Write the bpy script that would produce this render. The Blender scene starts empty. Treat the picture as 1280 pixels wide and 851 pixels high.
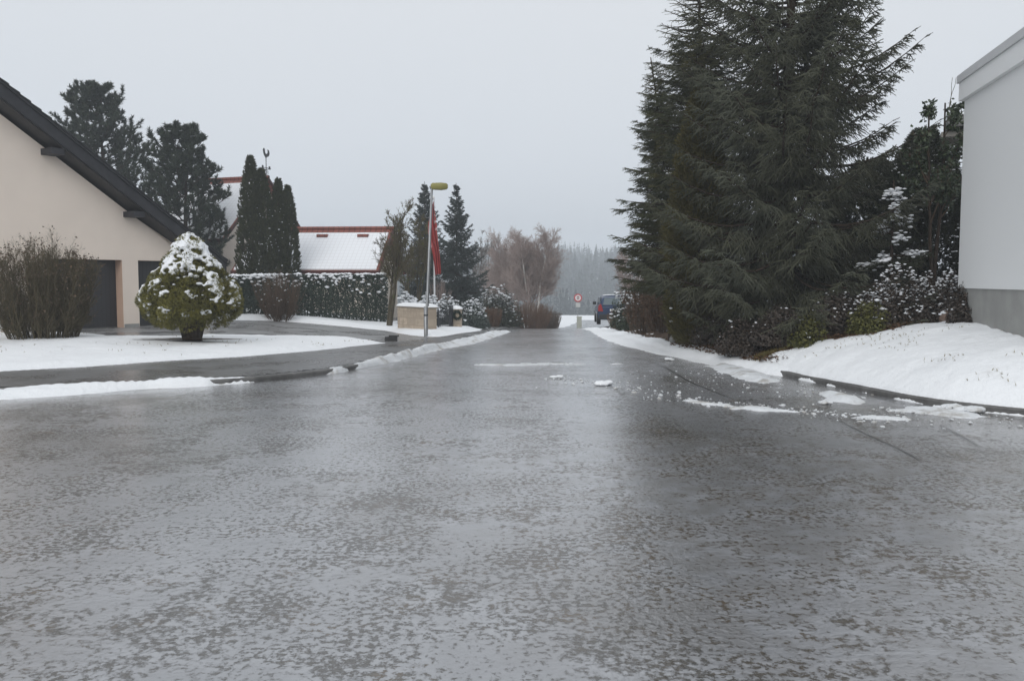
import bpy, bmesh, math
import numpy as np
from mathutils import Vector, Matrix
rng = np.random.default_rng(11)
sc = bpy.context.scene
COL = sc.collection
R = math.radians

# ------------------------------------------------------------------ camera
F_PX, PX0, PY0, CAM_H, PITCH = 1080.0, 640.0, 425.5, 1.5, R(4.0)
cam_d = bpy.data.cameras.new("camera")
cam = bpy.data.objects.new("camera", cam_d); COL.objects.link(cam)
cam.location = (0, 0, CAM_H); cam.rotation_euler = (R(90) - PITCH, 0, 0)
cam_d.sensor_width = 36; cam_d.lens = F_PX / 1280 * 36
cam_d.clip_start = 0.05; cam_d.clip_end = 4000
sc.camera = cam

def ray(px, py):
    a, b = (px - PX0) / F_PX, -(py - PY0) / F_PX
    d = np.array([a, math.cos(PITCH) + b * math.sin(PITCH), -math.sin(PITCH) + b * math.cos(PITCH)])
    return d
def at(px, py, Y):
    d = ray(px, py); return np.array([0, 0, CAM_H]) + d * (Y / d[1])
def on_plane(px, py, P, n):
    d = ray(px, py); o = np.array([0, 0, CAM_H])
    return o + d * (np.dot(np.asarray(P) - o, n) / np.dot(d, n))

# ------------------------------------------------------------------ noise helpers
def _hash(ix, iy, s):
    h = (ix.astype(np.int64) * 374761393 + iy.astype(np.int64) * 668265263 + s * 974634777) & 0xFFFFFFFF
    h = ((h ^ (h >> 13)) * 1274126177) & 0xFFFFFFFF
    return ((h ^ (h >> 16)) & 0xFFFF) / 65535.0
def vn(x, y, s=0):
    x, y = np.asarray(x, float), np.asarray(y, float)
    ix, iy = np.floor(x), np.floor(y); fx, fy = x - ix, y - iy
    fx, fy = fx * fx * (3 - 2 * fx), fy * fy * (3 - 2 * fy)
    a, b, c, d = _hash(ix, iy, s), _hash(ix + 1, iy, s), _hash(ix, iy + 1, s), _hash(ix + 1, iy + 1, s)
    return (a * (1 - fx) + b * fx) * (1 - fy) + (c * (1 - fx) + d * fx) * fy
def fbm(x, y, s=0, o=4):
    t = 0; a = .5
    for k in range(o):
        t = t + a * vn(x * 2 ** k, y * 2 ** k, s + k * 17); a *= .5
    return t - .47
def sstep(a, b, x):
    t = np.clip((x - a) / (b - a), 0, 1); return t * t * (3 - 2 * t)
def nrm(v): return v / np.maximum(np.linalg.norm(v, axis=-1, keepdims=True), 1e-9)

# ------------------------------------------------------------------ mesh building
class MB:
    """collects vertex/face arrays and links them as ONE mesh object"""
    def __init__(s): s.V = []; s.F = []; s.n = 0; s.T = []
    def add(s, V, F, m=0, tint=None, smooth=False):
        V = np.asarray(V, float).reshape(-1, 3); F = np.asarray(F, int)
        s.F.append((F + s.n, m, smooth)); s.V.append(V); s.n += len(V)
        s.T.append(np.full(len(V), .5) if tint is None else np.asarray(tint, float).reshape(-1))
        return s
    def poly(s, pts, m=0): return s.add(pts, [list(range(len(pts)))], m)
    def box(s, x0, x1, y0, y1, z0, z1, m=0):
        V = [(x, y, z) for z in (z0, z1) for y in (y0, y1) for x in (x0, x1)]
        return s.add(V, [(0, 2, 3, 1), (4, 5, 7, 6), (0, 1, 5, 4), (2, 6, 7, 3), (0, 4, 6, 2), (1, 3, 7, 5)], m)
    def prism(s, poly, axis, a, b, m=0):
        """poly: 2D outline; extruded along axis ('x','y','z') from a to b"""
        k = len(poly); V = []
        for c in (a, b):
            for (p, q) in poly: V.append({'x': (c, p, q), 'y': (p, c, q), 'z': (p, q, c)}[axis])
        b0 = s.n; s.V.append(np.array(V, float)); s.T.append(np.full(2 * k, .5)); s.n += 2 * k
        s.F.append((np.array([[b0 + i for i in range(k)][::-1]]), m, False))
        s.F.append((np.array([[b0 + k + i for i in range(k)]]), m, False))
        s.F.append((np.array([[b0 + i, b0 + (i + 1) % k, b0 + k + (i + 1) % k, b0 + k + i] for i in range(k)]), m, False))
        return s
    def tubes(s, P, Rr, S=4, m=0, tint=None, smooth=True, cap=False):
        P = np.asarray(P, float); Rr = np.asarray(Rr, float)
        if P.ndim == 2: P = P[None]; Rr = np.broadcast_to(Rr, P.shape[:2])
        N, M = P.shape[:2]
        T = nrm(P[:, -1] - P[:, 0]); ref = np.where(np.abs(T[:, 2:3]) < .9, [[0, 0, 1.]], [[1., 0, 0]])
        A = nrm(np.cross(T, ref)); B = np.cross(T, A)
        an = np.arange(S) / S * 2 * np.pi
        ring = np.cos(an)[None, :, None] * A[:, None] + np.sin(an)[None, :, None] * B[:, None]
        V = P[:, :, None] + Rr[:, :, None, None] * ring[:, None]
        i = np.arange(N)[:, None, None] * M * S; j = np.arange(M - 1)[None, :, None] * S; k = np.arange(S)[None, None]
        k2 = (k + 1) % S
        F = np.stack([i + j + k, i + j + k2, i + j + S + k2, i + j + S + k], -1).reshape(-1, 4)
        t = None if tint is None else np.repeat(np.asarray(tint), M * S)
        s.add(V, F, m, t, smooth)
        if cap and N == 1:
            b = s.n - M * S
            s.F.append((np.array([[b + q for q in range(S)][::-1]]), m, False))
            s.F.append((np.array([[b + (M - 1) * S + q for q in range(S)]]), m, False))
        return s
    def build(s, name, mats, parent=None, loc=None):
        me = bpy.data.meshes.new(name)
        V = np.concatenate(s.V); me.vertices.add(len(V)); me.vertices.foreach_set("co", V.ravel().astype(np.float32))
        lv = np.concatenate([f.ravel() for f, _, _ in s.F]).astype(np.int32)
        cnt = np.concatenate([np.full(len(f), f.shape[1]) for f, _, _ in s.F])
        me.loops.add(len(lv)); me.loops.foreach_set("vertex_index", lv)
        me.polygons.add(len(cnt)); st = np.concatenate([[0], np.cumsum(cnt)[:-1]]).astype(np.int32)
        me.polygons.foreach_set("loop_start", st)
        me.polygons.foreach_set("material_index", np.concatenate([np.full(len(f), m) for f, m, _ in s.F]).astype(np.int32))
        me.polygons.foreach_set("use_smooth", np.concatenate([np.full(len(f), q) for f, _, q in s.F]))
        a = me.attributes.new("tint", 'FLOAT', 'POINT'); a.data.foreach_set("value", np.concatenate(s.T).astype(np.float32))
        for m in (mats if isinstance(mats, (list, tuple)) else [mats]): me.materials.append(m)
        me.update(calc_edges=True); me.validate()
        o = bpy.data.objects.new(name, me); COL.objects.link(o)
        if parent is not None: o.parent = parent
        if loc is not None: o.location = loc
        return o

def tag(o, label=None, cat=None, group=None, kind=None):
    if label: o['label'] = label
    if cat: o['category'] = cat
    if group: o['group'] = group
    if kind: o['kind'] = kind
    return o
def thing(name, label, cat, loc=(0, 0, 0), rz=0, group=None):
    o = bpy.data.objects.new(name, None); COL.objects.link(o); o.empty_display_size = .3
    o.location = loc; o.rotation_euler = (0, 0, rz)
    return tag(o, label, cat, group)

# ------------------------------------------------------------------ materials
def newmat(name):
    m = bpy.data.materials.new(name); m.use_nodes = True
    nt = m.node_tree; b = nt.nodes["Principled BSDF"]
    return m, nt, b
def N(nt, typ, **kw):
    n = nt.nodes.new(typ)
    for k, v in kw.items():
        if k in n.inputs: n.inputs[k].default_value = v
        else: setattr(n, k, v)
    return n
def mixc(nt, fac, a, b):
    n = nt.nodes.new("ShaderNodeMix"); n.data_type = 'RGBA'
    for sock, v in ((n.inputs[0], fac), (n.inputs[6], a), (n.inputs[7], b)):
        if hasattr(v, 'is_linked'): nt.links.new(v, sock)
        elif isinstance(v, (int, float)): sock.default_value = v
        else: sock.default_value = (*v, 1)
    return n.outputs[2]
def mth(nt, op, a, b=0.5, clamp=False):
    n = nt.nodes.new("ShaderNodeMath"); n.operation = op; n.use_clamp = clamp
    for sock, v in ((n.inputs[0], a), (n.inputs[1], b)):
        if hasattr(v, 'is_linked'): nt.links.new(v, sock)
        else: sock.default_value = v
    return n.outputs[0]
def ramp01(nt, v, a, b):
    n = nt.nodes.new("ShaderNodeMapRange"); n.interpolation_type = 'SMOOTHSTEP'
    nt.links.new(v, n.inputs[0]); n.inputs[1].default_value = a; n.inputs[2].default_value = b
    return n.outputs[0]
def noise(nt, scale, detail=4, rough=.55, dist=0, vec=None):
    n = N(nt, "ShaderNodeTexNoise"); n.inputs["Scale"].default_value = scale; n.inputs["Detail"].default_value = detail
    n.inputs["Roughness"].default_value = rough; n.inputs["Distortion"].default_value = dist
    if vec is None:
        tc = nt.nodes.get("tc") or nt.nodes.new("ShaderNodeTexCoord"); tc.name = "tc"; vec = tc.outputs["Object"]
    nt.links.new(vec, n.inputs["Vector"])
    return n.outputs["Fac"]
def bump(nt, b, h, strength, dist):
    n = N(nt, "ShaderNodeBump"); n.inputs["Strength"].default_value = strength; n.inputs["Distance"].default_value = dist
    nt.links.new(h, n.inputs["Height"]); nt.links.new(n.outputs[0], b.inputs["Normal"]); return n

def plain(name, c, rough=.6, var=.12, scale=3, spec=.4, metal=0, bmp=0, c2=None, dirt=None):
    m, nt, b = newmat(name)
    f = ramp01(nt, noise(nt, scale, 6, .6), .3, .7)
    c2 = c2 or tuple(max(0, v * (1 - var)) for v in c)
    col = mixc(nt, f, c, c2)
    if dirt:
        f2 = ramp01(nt, noise(nt, dirt[0], 5, .65, .5), dirt[1], dirt[1] + .2)
        col = mixc(nt, f2, col, dirt[2])
    nt.links.new(col, b.inputs["Base Color"])
    b.inputs["Roughness"].default_value = rough; b.inputs["Specular IOR Level"].default_value = spec; b.inputs["Metallic"].default_value = metal
    if bmp: bump(nt, b, noise(nt, scale * 12, 5, .6), .6, bmp)
    return m
def foliage(name, c1, c2, rough=.65, spec=.2, patch=None, pscale=1.2):
    """colour differs leaf by leaf through the mesh's tint attribute, and in broad patches"""
    m, nt, b = newmat(name)
    a = N(nt, "ShaderNodeAttribute"); a.attribute_name = "tint"
    col = mixc(nt, a.outputs["Fac"], c1, c2)
    if patch:
        col = mixc(nt, ramp01(nt, noise(nt, pscale, 3), .48, .66), col, patch)
    nt.links.new(col, b.inputs["Base Color"])
    b.inputs["Roughness"].default_value = rough; b.inputs["Specular IOR Level"].default_value = spec
    return m

def snow_mat(name, c=(.86, .88, .90), dirty=(.60, .60, .60), amt=.62, scale=1.6, fine=.006):
    m, nt, b = newmat(name)
    f = ramp01(nt, noise(nt, scale, 6, .62), amt, amt + .2)
    nt.links.new(mixc(nt, f, c, dirty), b.inputs["Base Color"])
    b.inputs["Roughness"].default_value = .75; b.inputs["Specular IOR Level"].default_value = .25
    h = mth(nt, 'ADD', noise(nt, 5, 5, .6), mth(nt, 'MULTIPLY', noise(nt, 45, 3, .6), .3))
    bump(nt, b, h, .7, fine * 8)
    return m

MAT = {}
MAT['snow'] = snow_mat('snow')
MAT['slush'] = snow_mat('slush_snow', (.74, .76, .78), (.42, .40, .37), .48, 2.6, .010)
MAT['snow_bit'] = plain('snow_on_plants', (.84, .86, .89), .8, .08, 6, .2)

def ice_road():
    m, nt, b = newmat("frozen_road_ice")
    tc = N(nt, "ShaderNodeTexCoord"); tc.name = "tc"; O = tc.outputs["Object"]
    big = noise(nt, .33, 4, .6, .3); mid = noise(nt, 1.7, 4, .6)
    fine = noise(nt, 27, 6, .66, .18)
    grain = noise(nt, 70, 3, .6)
    # bare patches of dark asphalt where the ice has worn through
    mp = N(nt, "ShaderNodeMapping"); mp.inputs["Scale"].default_value = (1, .10, 1); nt.links.new(O, mp.inputs[0]); track = noise(nt, 1.5, 4, .6, .2, mp.outputs[0])
    fine2 = noise(nt, 9, 5, .62, .2)
    fm = N(nt, "ShaderNodeMix"); nt.links.new(mth(nt, 'MULTIPLY', ramp01(nt, noise(nt, .9, 3), .42, .62), .45), fm.inputs[0]); nt.links.new(fine, fm.inputs[2]); nt.links.new(fine2, fm.inputs[3]); fine = fm.outputs[0]
    fine = mth(nt, 'ADD', fine, mth(nt, 'MULTIPLY', mth(nt, 'SUBTRACT', track, .5), .22))
    thr = mth(nt, 'ADD', fine, mth(nt, 'ADD', mth(nt, 'MULTIPLY', mth(nt, 'SUBTRACT', mid, .5), .36), mth(nt, 'MULTIPLY', mth(nt, 'SUBTRACT', big, .5), .18)))
    hole = ramp01(nt, thr, .485, .60)
    speck = ramp01(nt, noise(nt, 150, 2, .5), .66, .74)
    asph = mixc(nt, ramp01(nt, grain, .35, .7), (.032, .028, .022), (.070, .062, .050))
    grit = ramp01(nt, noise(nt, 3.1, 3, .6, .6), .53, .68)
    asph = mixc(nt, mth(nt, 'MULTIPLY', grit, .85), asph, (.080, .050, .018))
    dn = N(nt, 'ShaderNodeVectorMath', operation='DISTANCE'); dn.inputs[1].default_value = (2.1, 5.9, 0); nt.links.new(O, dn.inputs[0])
    # brown grit, plus the conifers' dark reflection painted into the ice colour
    refl_grit = mth(nt, 'MULTIPLY', ramp01(nt, mth(nt, 'ADD', dn.outputs['Value'], mth(nt, 'MULTIPLY', noise(nt, .8, 4), 3.0)), 5.4, 3.0), ramp01(nt, noise(nt, 4.5, 4, .6), .36, .58))
    asph = mixc(nt, mth(nt, 'MULTIPLY', refl_grit, .8), asph, (.062, .036, .010))
    icec = mixc(nt, ramp01(nt, mid, .3, .7), (.222, .229, .243), (.330, .338, .357))
    icec = mixc(nt, mth(nt, 'MULTIPLY', ramp01(nt, big, .46, .70), .8), icec, (.105, .098, .090))
    icec = mixc(nt, mth(nt, 'MULTIPLY', refl_grit, .30), icec, (.080, .062, .036))
    col = mixc(nt, hole, icec, asph)
    col = mixc(nt, mth(nt, 'MULTIPLY', speck, .35), col, (.22, .20, .17))
    nt.links.new(col, b.inputs["Base Color"])
    rg = mth(nt, 'ADD', mth(nt, 'MULTIPLY', hole, .15), mth(nt, 'ADD', .28, mth(nt, 'MULTIPLY', mid, .12)))
    nt.links.new(rg, b.inputs["Roughness"])
    b.inputs["IOR"].default_value = 1.40
    cw = mth(nt, 'SUBTRACT', 1, mth(nt, 'MULTIPLY', hole, .25)); nt.links.new(cw, b.inputs["Coat Weight"]); b.inputs["Coat IOR"].default_value = 1.95
    nt.links.new(mth(nt, 'ADD', .08, mth(nt, 'MULTIPLY', mid, .14)), b.inputs["Coat Roughness"])
    cb_ = N(nt, "ShaderNodeBump"); cb_.inputs["Strength"].default_value = .62; cb_.inputs["Distance"].default_value = .010
    nt.links.new(mth(nt, 'ADD', mth(nt, 'MULTIPLY', noise(nt, 5, 3, .5), .45), mth(nt, 'MULTIPLY', noise(nt, 30, 5, .6), .60)), cb_.inputs["Height"]); nt.links.new(cb_.outputs[0], b.inputs["Coat Normal"])
    b.inputs["Specular IOR Level"].default_value = .5
    h = mth(nt, 'ADD', mth(nt, 'MULTIPLY', hole, -.55), mth(nt, 'ADD', mth(nt, 'MULTIPLY', noise(nt, 6, 3, .5), .35), mth(nt, 'MULTIPLY', noise(nt, 30, 4, .55), .55)))
    bump(nt, b, h, .75, .012)
    return m
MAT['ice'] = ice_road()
def wet_pave(name, c1, c2, spec=.5):
    m, nt, b = newmat(name)
    f = ramp01(nt, noise(nt, .8, 5, .6, .4), .35, .65); g = noise(nt, 60, 3)
    col = mixc(nt, f, c1, c2); col = mixc(nt, mth(nt, 'MULTIPLY', g, .4), col, (.10, .10, .10))
    fr = ramp01(nt, noise(nt, 2.2, 6, .7, .8), .60, .72)
    col = mixc(nt, mth(nt, 'MULTIPLY', fr, .45), col, (.45, .46, .48))
    nt.links.new(col, b.inputs["Base Color"])
    nt.links.new(mth(nt, 'ADD', .22, mth(nt, 'MULTIPLY', f, .2)), b.inputs["Roughness"])
    b.inputs["IOR"].default_value = 1.36; b.inputs["Specular IOR Level"].default_value = spec
    bump(nt, b, noise(nt, 14, 5, .6), .4, .01)
    return m
MAT['pave'] = wet_pave('wet_pavement', (.080, .076, .072), (.15, .15, .152))
MAT['drive'] = wet_pave('wet_driveway', (.20, .198, .196), (.34, .342, .348))
MAT['kerb'] = plain('kerb_concrete', (.15, .147, .142), .55, .5, 4, .5, bmp=.004)
MAT['soil'] = plain('leaf_litter_soil', (.055, .036, .024), .9, .5, 6, .2, bmp=.02, c2=(.11, .07, .045), dirt=(2.2, .55, (.05, .055, .02)))
MAT['seam'] = plain('road_seam', (.055, .052, .050), .35, .5, 5, .5)

# ------------------------------------------------------------------ terrain
_ZY = np.array([-60, 0, 10, 20, 29, 36, 44, 52, 60, 76, 100, 115, 160, 250, 300, 420, 520, 620, 700, 1000], float)
_ZV = np.array([0, 0, 0, -.12, -.36, -.60, -.96, -1.42, -1.92, -2.68, -2.72, -3.2, -11, -22, -20, -1, 5, 10, 10, 10], float)
def zr(y):
    y = np.asarray(y, float); e = .02 * np.abs(y) + .6
    return (np.interp(y, _ZY, _ZV) * 2 + np.interp(y - e * 2, _ZY, _ZV) + np.interp(y + e * 2, _ZY, _ZV)) / 4
KL = np.array([(-40, 6.2), (-20, 8.4), (-14, 9.4), (-10, 10.4), (-6.76, 11.4), (-5.44, 12.0), (-4.6, 12.4), (-4.0, 12.85), (-3.4, 13.6), (-2.93, 14.5), (-2.55, 16), (-2.1, 18.5), (-1.72, 21.3), (-1.25, 24.5), (-.72, 31), (-.55, 36), (-.45, 42), (.3, 50), (2.3, 62), (5.0, 78), (9, 100)], float)
KR = np.array([(40, 3.0), (20, 5.0), (12, 6.6), (8, 8.0), (6.5, 8.95), (5.72, 9.5), (5.13, 10.25), (4.82, 11.4), (4.5, 13.2), (4.25, 14.6), (3.9, 16.4), (3.6, 18), (3.45, 22), (3.6, 28), (3.95, 36), (4.5, 44), (5.6, 53), (7.6, 64), (10.5, 78), (15, 100)], float)
def smooth_line(L, n=8):
    out = []
    for i in range(len(L) - 1):
        p0, p1, p2, p3 = L[max(i - 1, 0)], L[i], L[i + 1], L[min(i + 2, len(L) - 1)]
        for k in range(n):
            t = k / n
            out.append(.5 * ((2 * p1) + (p2 - p0) * t + (2 * p0 - 5 * p1 + 4 * p2 - p3) * t * t + (3 * p1 - p0 - 3 * p2 + p3) * t ** 3))
    out.append(L[-1]); return np.array(out)
KLs, KRs = smooth_line(KL, 4), smooth_line(KR, 4)
def seg_dist(x, y, L, closed):
    d = np.full(x.shape, 1e9); n = len(L)
    for i in range(n if closed else n - 1):
        a, b = L[i], L[(i + 1) % n]; ab = b - a; l2 = max(ab @ ab, 1e-12)
        t = np.clip(((x - a[0]) * ab[0] + (y - a[1]) * ab[1]) / l2, 0, 1)
        d = np.minimum(d, np.hypot(x - a[0] - t * ab[0], y - a[1] - t * ab[1]))
    return d
def inside(x, y, L):
    c = np.zeros(x.shape, bool); n = len(L)
    for i in range(n):
        (x0, y0), (x1, y1) = L[i], L[(i + 1) % n]
        if y0 == y1: continue
        k = ((y0 > y) != (y1 > y)) & (x < (x1 - x0) * (y - y0) / (y1 - y0) + x0)
        c ^= k
    return c
def sdf(x, y, L):
    return np.where(inside(x, y, L), 1, -1) * seg_dist(x, y, L, True)
LEFTP = np.vstack([KLs, [(9, 400), (-400, 400), (-400, 6.2)]])
RIGHTP = np.vstack([KRs, [(15, 400), (400, 400), (400, 3.0)]])
def sL(x, y): return np.where(inside(x, y, LEFTP), 1, -1) * seg_dist(x, y, KLs, False)
def sR(x, y): return np.where(inside(x, y, RIGHTP), 1, -1) * seg_dist(x, y, KRs, False)
def g(x, y, soft=0.):
    """ground level outside the carriageway, road level on it"""
    x, y = np.broadcast_arrays(np.asarray(x, float), np.asarray(y, float))
    z = zr(y); l, r = sL(x, y), sR(x, y)
    near = 1 - sstep(60, 90, y)
    tgt = np.maximum(z, np.where(y < 40, .05, .05 - (y - 40) * .02)) * near + z * (1 - near)
    st_l = sstep(-soft, .02, l) if soft else (l > 0); st_r = sstep(-soft, .02, r) if soft else (r > 0)
    z = z + (.085 * st_l + np.where(l > 0, (tgt - z) * sstep(1.5, 9, l), 0)) * np.where(y < 90, 1, 0)
    amp = .95 * (1 - .55 * sstep(17, 30, y)) * (1 - sstep(40, 56, y))
    z = z + (.075 * st_r + np.where(r > 0, amp * (1 - np.exp(-np.maximum(r, 0) / 1.7)), 0)) * np.where(y < 90, 1, 0)
    return z
def gz(x, y): return float(g(np.array([x]), np.array([y]))[0])
def hit(px, py):
    d = ray(px, py); o = np.array([0, 0, CAM_H]); t = np.concatenate([np.linspace(2, 60, 1400), np.linspace(60.2, 140, 300)])
    P = o + d * t[:, None]; below = P[:, 2] - g(P[:, 0], P[:, 1])
    k = np.argmax(below < 0)
    if not (below < 0).any(): k = np.argmin(below)
    return P[k, :2]
def hits(L): return np.array([hit(*p) for p in L])

def grid_mesh(X, Y, Z, keep=None):
    r, c = X.shape; idx = np.arange(r * c).reshape(r, c)
    F = np.stack([idx[:-1, :-1], idx[:-1, 1:], idx[1:, 1:], idx[1:, :-1]], -1)
    if keep is not None: F = F[keep]
    F = F.reshape(-1, 4); used = np.unique(F); mp = np.full(r * c, -1); mp[used] = np.arange(len(used))
    V = np.stack([X, Y, Z], -1).reshape(-1, 3)[used]
    return V, mp[F]
def fan(t0, t1, y0, y1, dt=.0022, dy=.008):
    t = np.arange(t0, t1, dt); n = int(math.log(y1 / y0) / dy) + 2
    Y = y0 * (y1 / y0) ** (np.arange(n) / (n - 1)); T, YY = np.meshgrid(t, Y); return T * YY, YY

# base ground: one snowy sheet out to the far hill
xs = np.concatenate([np.arange(-380, -40, 12), np.arange(-40, -12, 1.5), np.arange(-12, 13, .4), np.arange(13, 40, 1.5), np.arange(40, 381, 12)])
ys = np.concatenate([np.arange(-50, 5, 3), np.arange(5, 60, .5), np.arange(60, 120, 1.5), np.arange(120, 740, 8)])
X, Y = np.meshgrid(xs, ys)
l, r = sL(X, Y), sR(X, Y)
Z = g(X, Y) - .035 + np.where((l < .25) & (r < .25) & (Y < 62), -.22, 0)
tmp = (Y > 90); Z = Z + np.where(tmp, fbm(X / 60, Y / 60, 5) * sstep(90, 200, Y) * 5, 0)
V, F = grid_mesh(X, Y, Z)
tag(MB().add(V, F, smooth=True).build('ground', MAT['snow']), kind='structure')

# iced road
xs = np.arange(-24, 24.01, .25); ys = np.concatenate([np.arange(-8, 60, .4), np.arange(60, 92, 1)])
X, Y = np.meshgrid(xs, ys); l, r = sL(X, Y), sR(X, Y)
Z = zr(Y) + .012 * fbm(X / 3.1, Y / 5, 3) * 2
k = (l < .35) & (r < .35); kk = k[:-1, :-1] | k[1:, 1:] | k[1:, :-1] | k[:-1, 1:]
V, F = grid_mesh(X, Y, Z - .002, kk)
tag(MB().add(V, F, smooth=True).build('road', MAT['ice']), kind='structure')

# left pavement and the driveway in front of the garage
DRIVE = np.vstack([hits([(-60, 417), (60, 416), (145, 421), (248, 420), (320, 420), (440, 422.5), (492, 428), (545, 421), (480, 412), (430, 407.5), (380, 403), (300, 399)]), [(-9.5, 36), (-26, 30)]])
X, Y = fan(-1.6, .05, 7.0, 46, .006, .012); l = sL(X, Y); ind = inside(X, Y, DRIVE)
Z = g(X, Y); kc = (l > .06)
kc = kc[:-1, :-1] & kc[1:, 1:] & kc[1:, :-1] & kc[:-1, 1:]; dm = ind[:-1, :-1]
V, F = grid_mesh(X, Y, Z, kc & ~dm); tag(MB().add(V, F, smooth=True).build('pavement', MAT['pave']), kind='structure')
V, F = grid_mesh(X, Y, Z, kc & dm); tag(MB().add(V, F, smooth=True).build('driveway', MAT['drive']), kind='structure')
# planted bed on the right bank
X, Y = fan(-.05, 1.5, 6.0, 60, .012, .014); r = sR(X, Y)
kc = r > .10; kc = kc[:-1, :-1] & kc[1:, 1:] & kc[1:, :-1] & kc[:-1, 1:]
V, F = grid_mesh(X, Y, g(X, Y) - .03 + .04 * fbm(X * 1.5, Y * 1.5, 8), kc)
tag(MB().add(V, F, smooth=True).build('planting_bed', MAT['soil']), kind='structure')

def kerb(L, side, name, y0, y1):
    P = smooth_line(L, 14); P = P[(P[:, 1] > y0) & (P[:, 1] < y1)]
    T = nrm(np.gradient(P, axis=0)); Nn = np.stack([-T[:, 1], T[:, 0]], 1) * side
    zb = zr(P[:, 1]); prof = [(-.005, -.12), (-.005, .055), (.012, .078), (.13, .082), (.13, -.1)]
    V = np.stack([np.concatenate([P + Nn * u, (zb + w + .006 * fbm(P[:, 0] * 2, P[:, 1] * 2, 4))[:, None]], 1) for u, w in prof], 1)
    n, m = V.shape[:2]; idx = np.arange(n * m).reshape(n, m)
    F = np.stack([idx[:-1, :-1], idx[:-1, 1:], idx[1:, 1:], idx[1:, :-1]], -1).reshape(-1, 4)
    return tag(MB().add(V, F).build(name, MAT['kerb']), kind='structure')
kerb(KL, 1, 'kerb', 8, 60); kerb(KR, -1, 'kerb', 6, 60)

# snow lying on all that: a height field that dips below the paving where the snow ends
def snow(name, poly, H, wid, edge=.12, es=2.0, lump=.02, ls=1.3, mat='snow', dt=.0016, dy=.006, road=False, seed=1, kind='structure', behind=None):
    x0, y0 = poly.min(0) - .4; x1, y1 = poly.max(0) + .4
    cs = np.array([(x0 / y0), (x0 / y1), (x1 / y0), (x1 / y1)])
    X, Y = fan(cs.min(), cs.max(), y0, y1, dt, dy)
    d = np.full(X.shape, -1.); m = (X > x0) & (X < x1)
    d[m] = sdf(X[m], Y[m], poly)
    d = d + edge * 2 * fbm(X * es, Y * es, seed, 5)
    base = zr(Y) + .024 * fbm(X / 3.1, Y / 5, 3) if road else np.maximum(g(X, Y, .14), zr(Y))
    if behind is not None: d = np.minimum(d, behind(X, Y) - .075 + .20 * fbm(X * 2.2, Y * 2.2, seed, 5))
    h = -.14 * sstep(-.02, -.14, d) + H * sstep(0, wid, d) + lump * fbm(X * ls, Y * ls, seed + 3, 5) * 2 * sstep(0, wid, d) - .02 + .024 * sstep(-.05, .02, d)
    keep = d > -.13; kk = keep[:-1, :-1] | keep[1:, 1:] | keep[1:, :-1] | keep[:-1, 1:]
    V, F = grid_mesh(X, Y, base + h, kk)
    return tag(MB().add(V, F, smooth=True).build(name, MAT[mat]), kind=kind)

lawnL = hits([(0, 464), (100, 459), (200, 452), (300, 446), (400, 438), (455, 431.5), (484, 429), (440, 423), (320, 420), (248, 419), (207, 422), (145, 422), (127, 418), (88, 417), (0, 419)])
lawnL = np.vstack([[(-24, 12.5)], lawnL, [(-24, 21)]])
snow('lawn', lawnL, .075, .5, .10, 1.6, .05, 1.1, seed=2)
soilp = np.array(hit(238, 432)); th_ = np.linspace(0, 6.283, 40)[:-1]; rr_ = 1 + 1.2 * fbm(np.cos(th_) * 3, np.sin(th_) * 3, 4)
V_ = np.c_[soilp[0] + 1.05 * rr_ * np.cos(th_), soilp[1] + .20 * rr_ * np.sin(th_) - .03]; tag(MB().poly(np.c_[V_, g(V_[:, 0], V_[:, 1]).max() + .115 + 0 * th_]).build('bare_soil', MAT['soil']), kind='structure')
hedge_strip = hits([(225, 402), (300, 400.5), (340, 401), (380, 403.5), (430, 408), (480, 413), (500, 417), (530, 420.5), (550, 421), (580, 416), (600, 413.5)])
hedge_strip = np.vstack([hedge_strip, [(-1.2, 37), (-4, 36), (-6, 36), (-12, 37.5), (-13.5, 36)]])
snow('snow_bank', hedge_strip, .14, .7, .12, 1.2, .06, .8, seed=5)
snow('snow_bank', np.vstack([[(-16, 8.4)], hits([(-60, 506), (0, 500), (100, 493), (180, 486), (250, 480.5), (300, 478), (315, 474), (240, 473), (180, 477), (100, 481), (0, 486)]), [(-16, 9.6)]]), .085, .28, .10, 2.2, .03, 2, 'snow', seed=7)
snow('snow_bank', hits([(400, 467), (455, 459), (500, 450), (545, 438.5), (590, 430), (620, 421), (640, 414.5), (625, 414), (600, 418), (570, 425), (530, 433), (490, 443), (455, 452), (420, 461)]), .06, .22, .14, 2.6, .04, 2.5, 'slush', seed=9)
snow('snow_streak', hits([(190, 486.5), (240, 483), (300, 479.5), (380, 471), (410, 467), (400, 464.5), (370, 468.5), (300, 476.5), (240, 480), (200, 483)]), .02, .1, .07, 3, .01, 3, 'slush', seed=12, road=True)
shR = hits([(728, 411), (740, 415), (748, 421), (775, 431), (826, 443), (866, 451), (900, 459), (935, 464.5), (975, 468), (985, 461), (950, 447), (925, 444), (880, 436.5), (840, 428), (800, 419), (775, 413.5), (752, 410.5)])
snow('snow_bank', shR, .07, .3, .12, 1.8, .04, 1.8, seed=14)
lawnR = np.vstack([hits([(955, 463), (990, 468.5), (1050, 481), (1100, 491), (1150, 499.5), (1200, 507), (1279, 518)]), [(7.2, 8.75), (10, 7.7), (13, 9), (12, 14)], hits([(1228, 407), (1195, 403.5), (1150, 405), (1100, 415), (1050, 423), (1000, 433), (960, 444), (935, 450)])])
snow('lawn', lawnR, .055, .3, .06, 2.0, .045, 2.2, seed=16, behind=sR)
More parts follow.
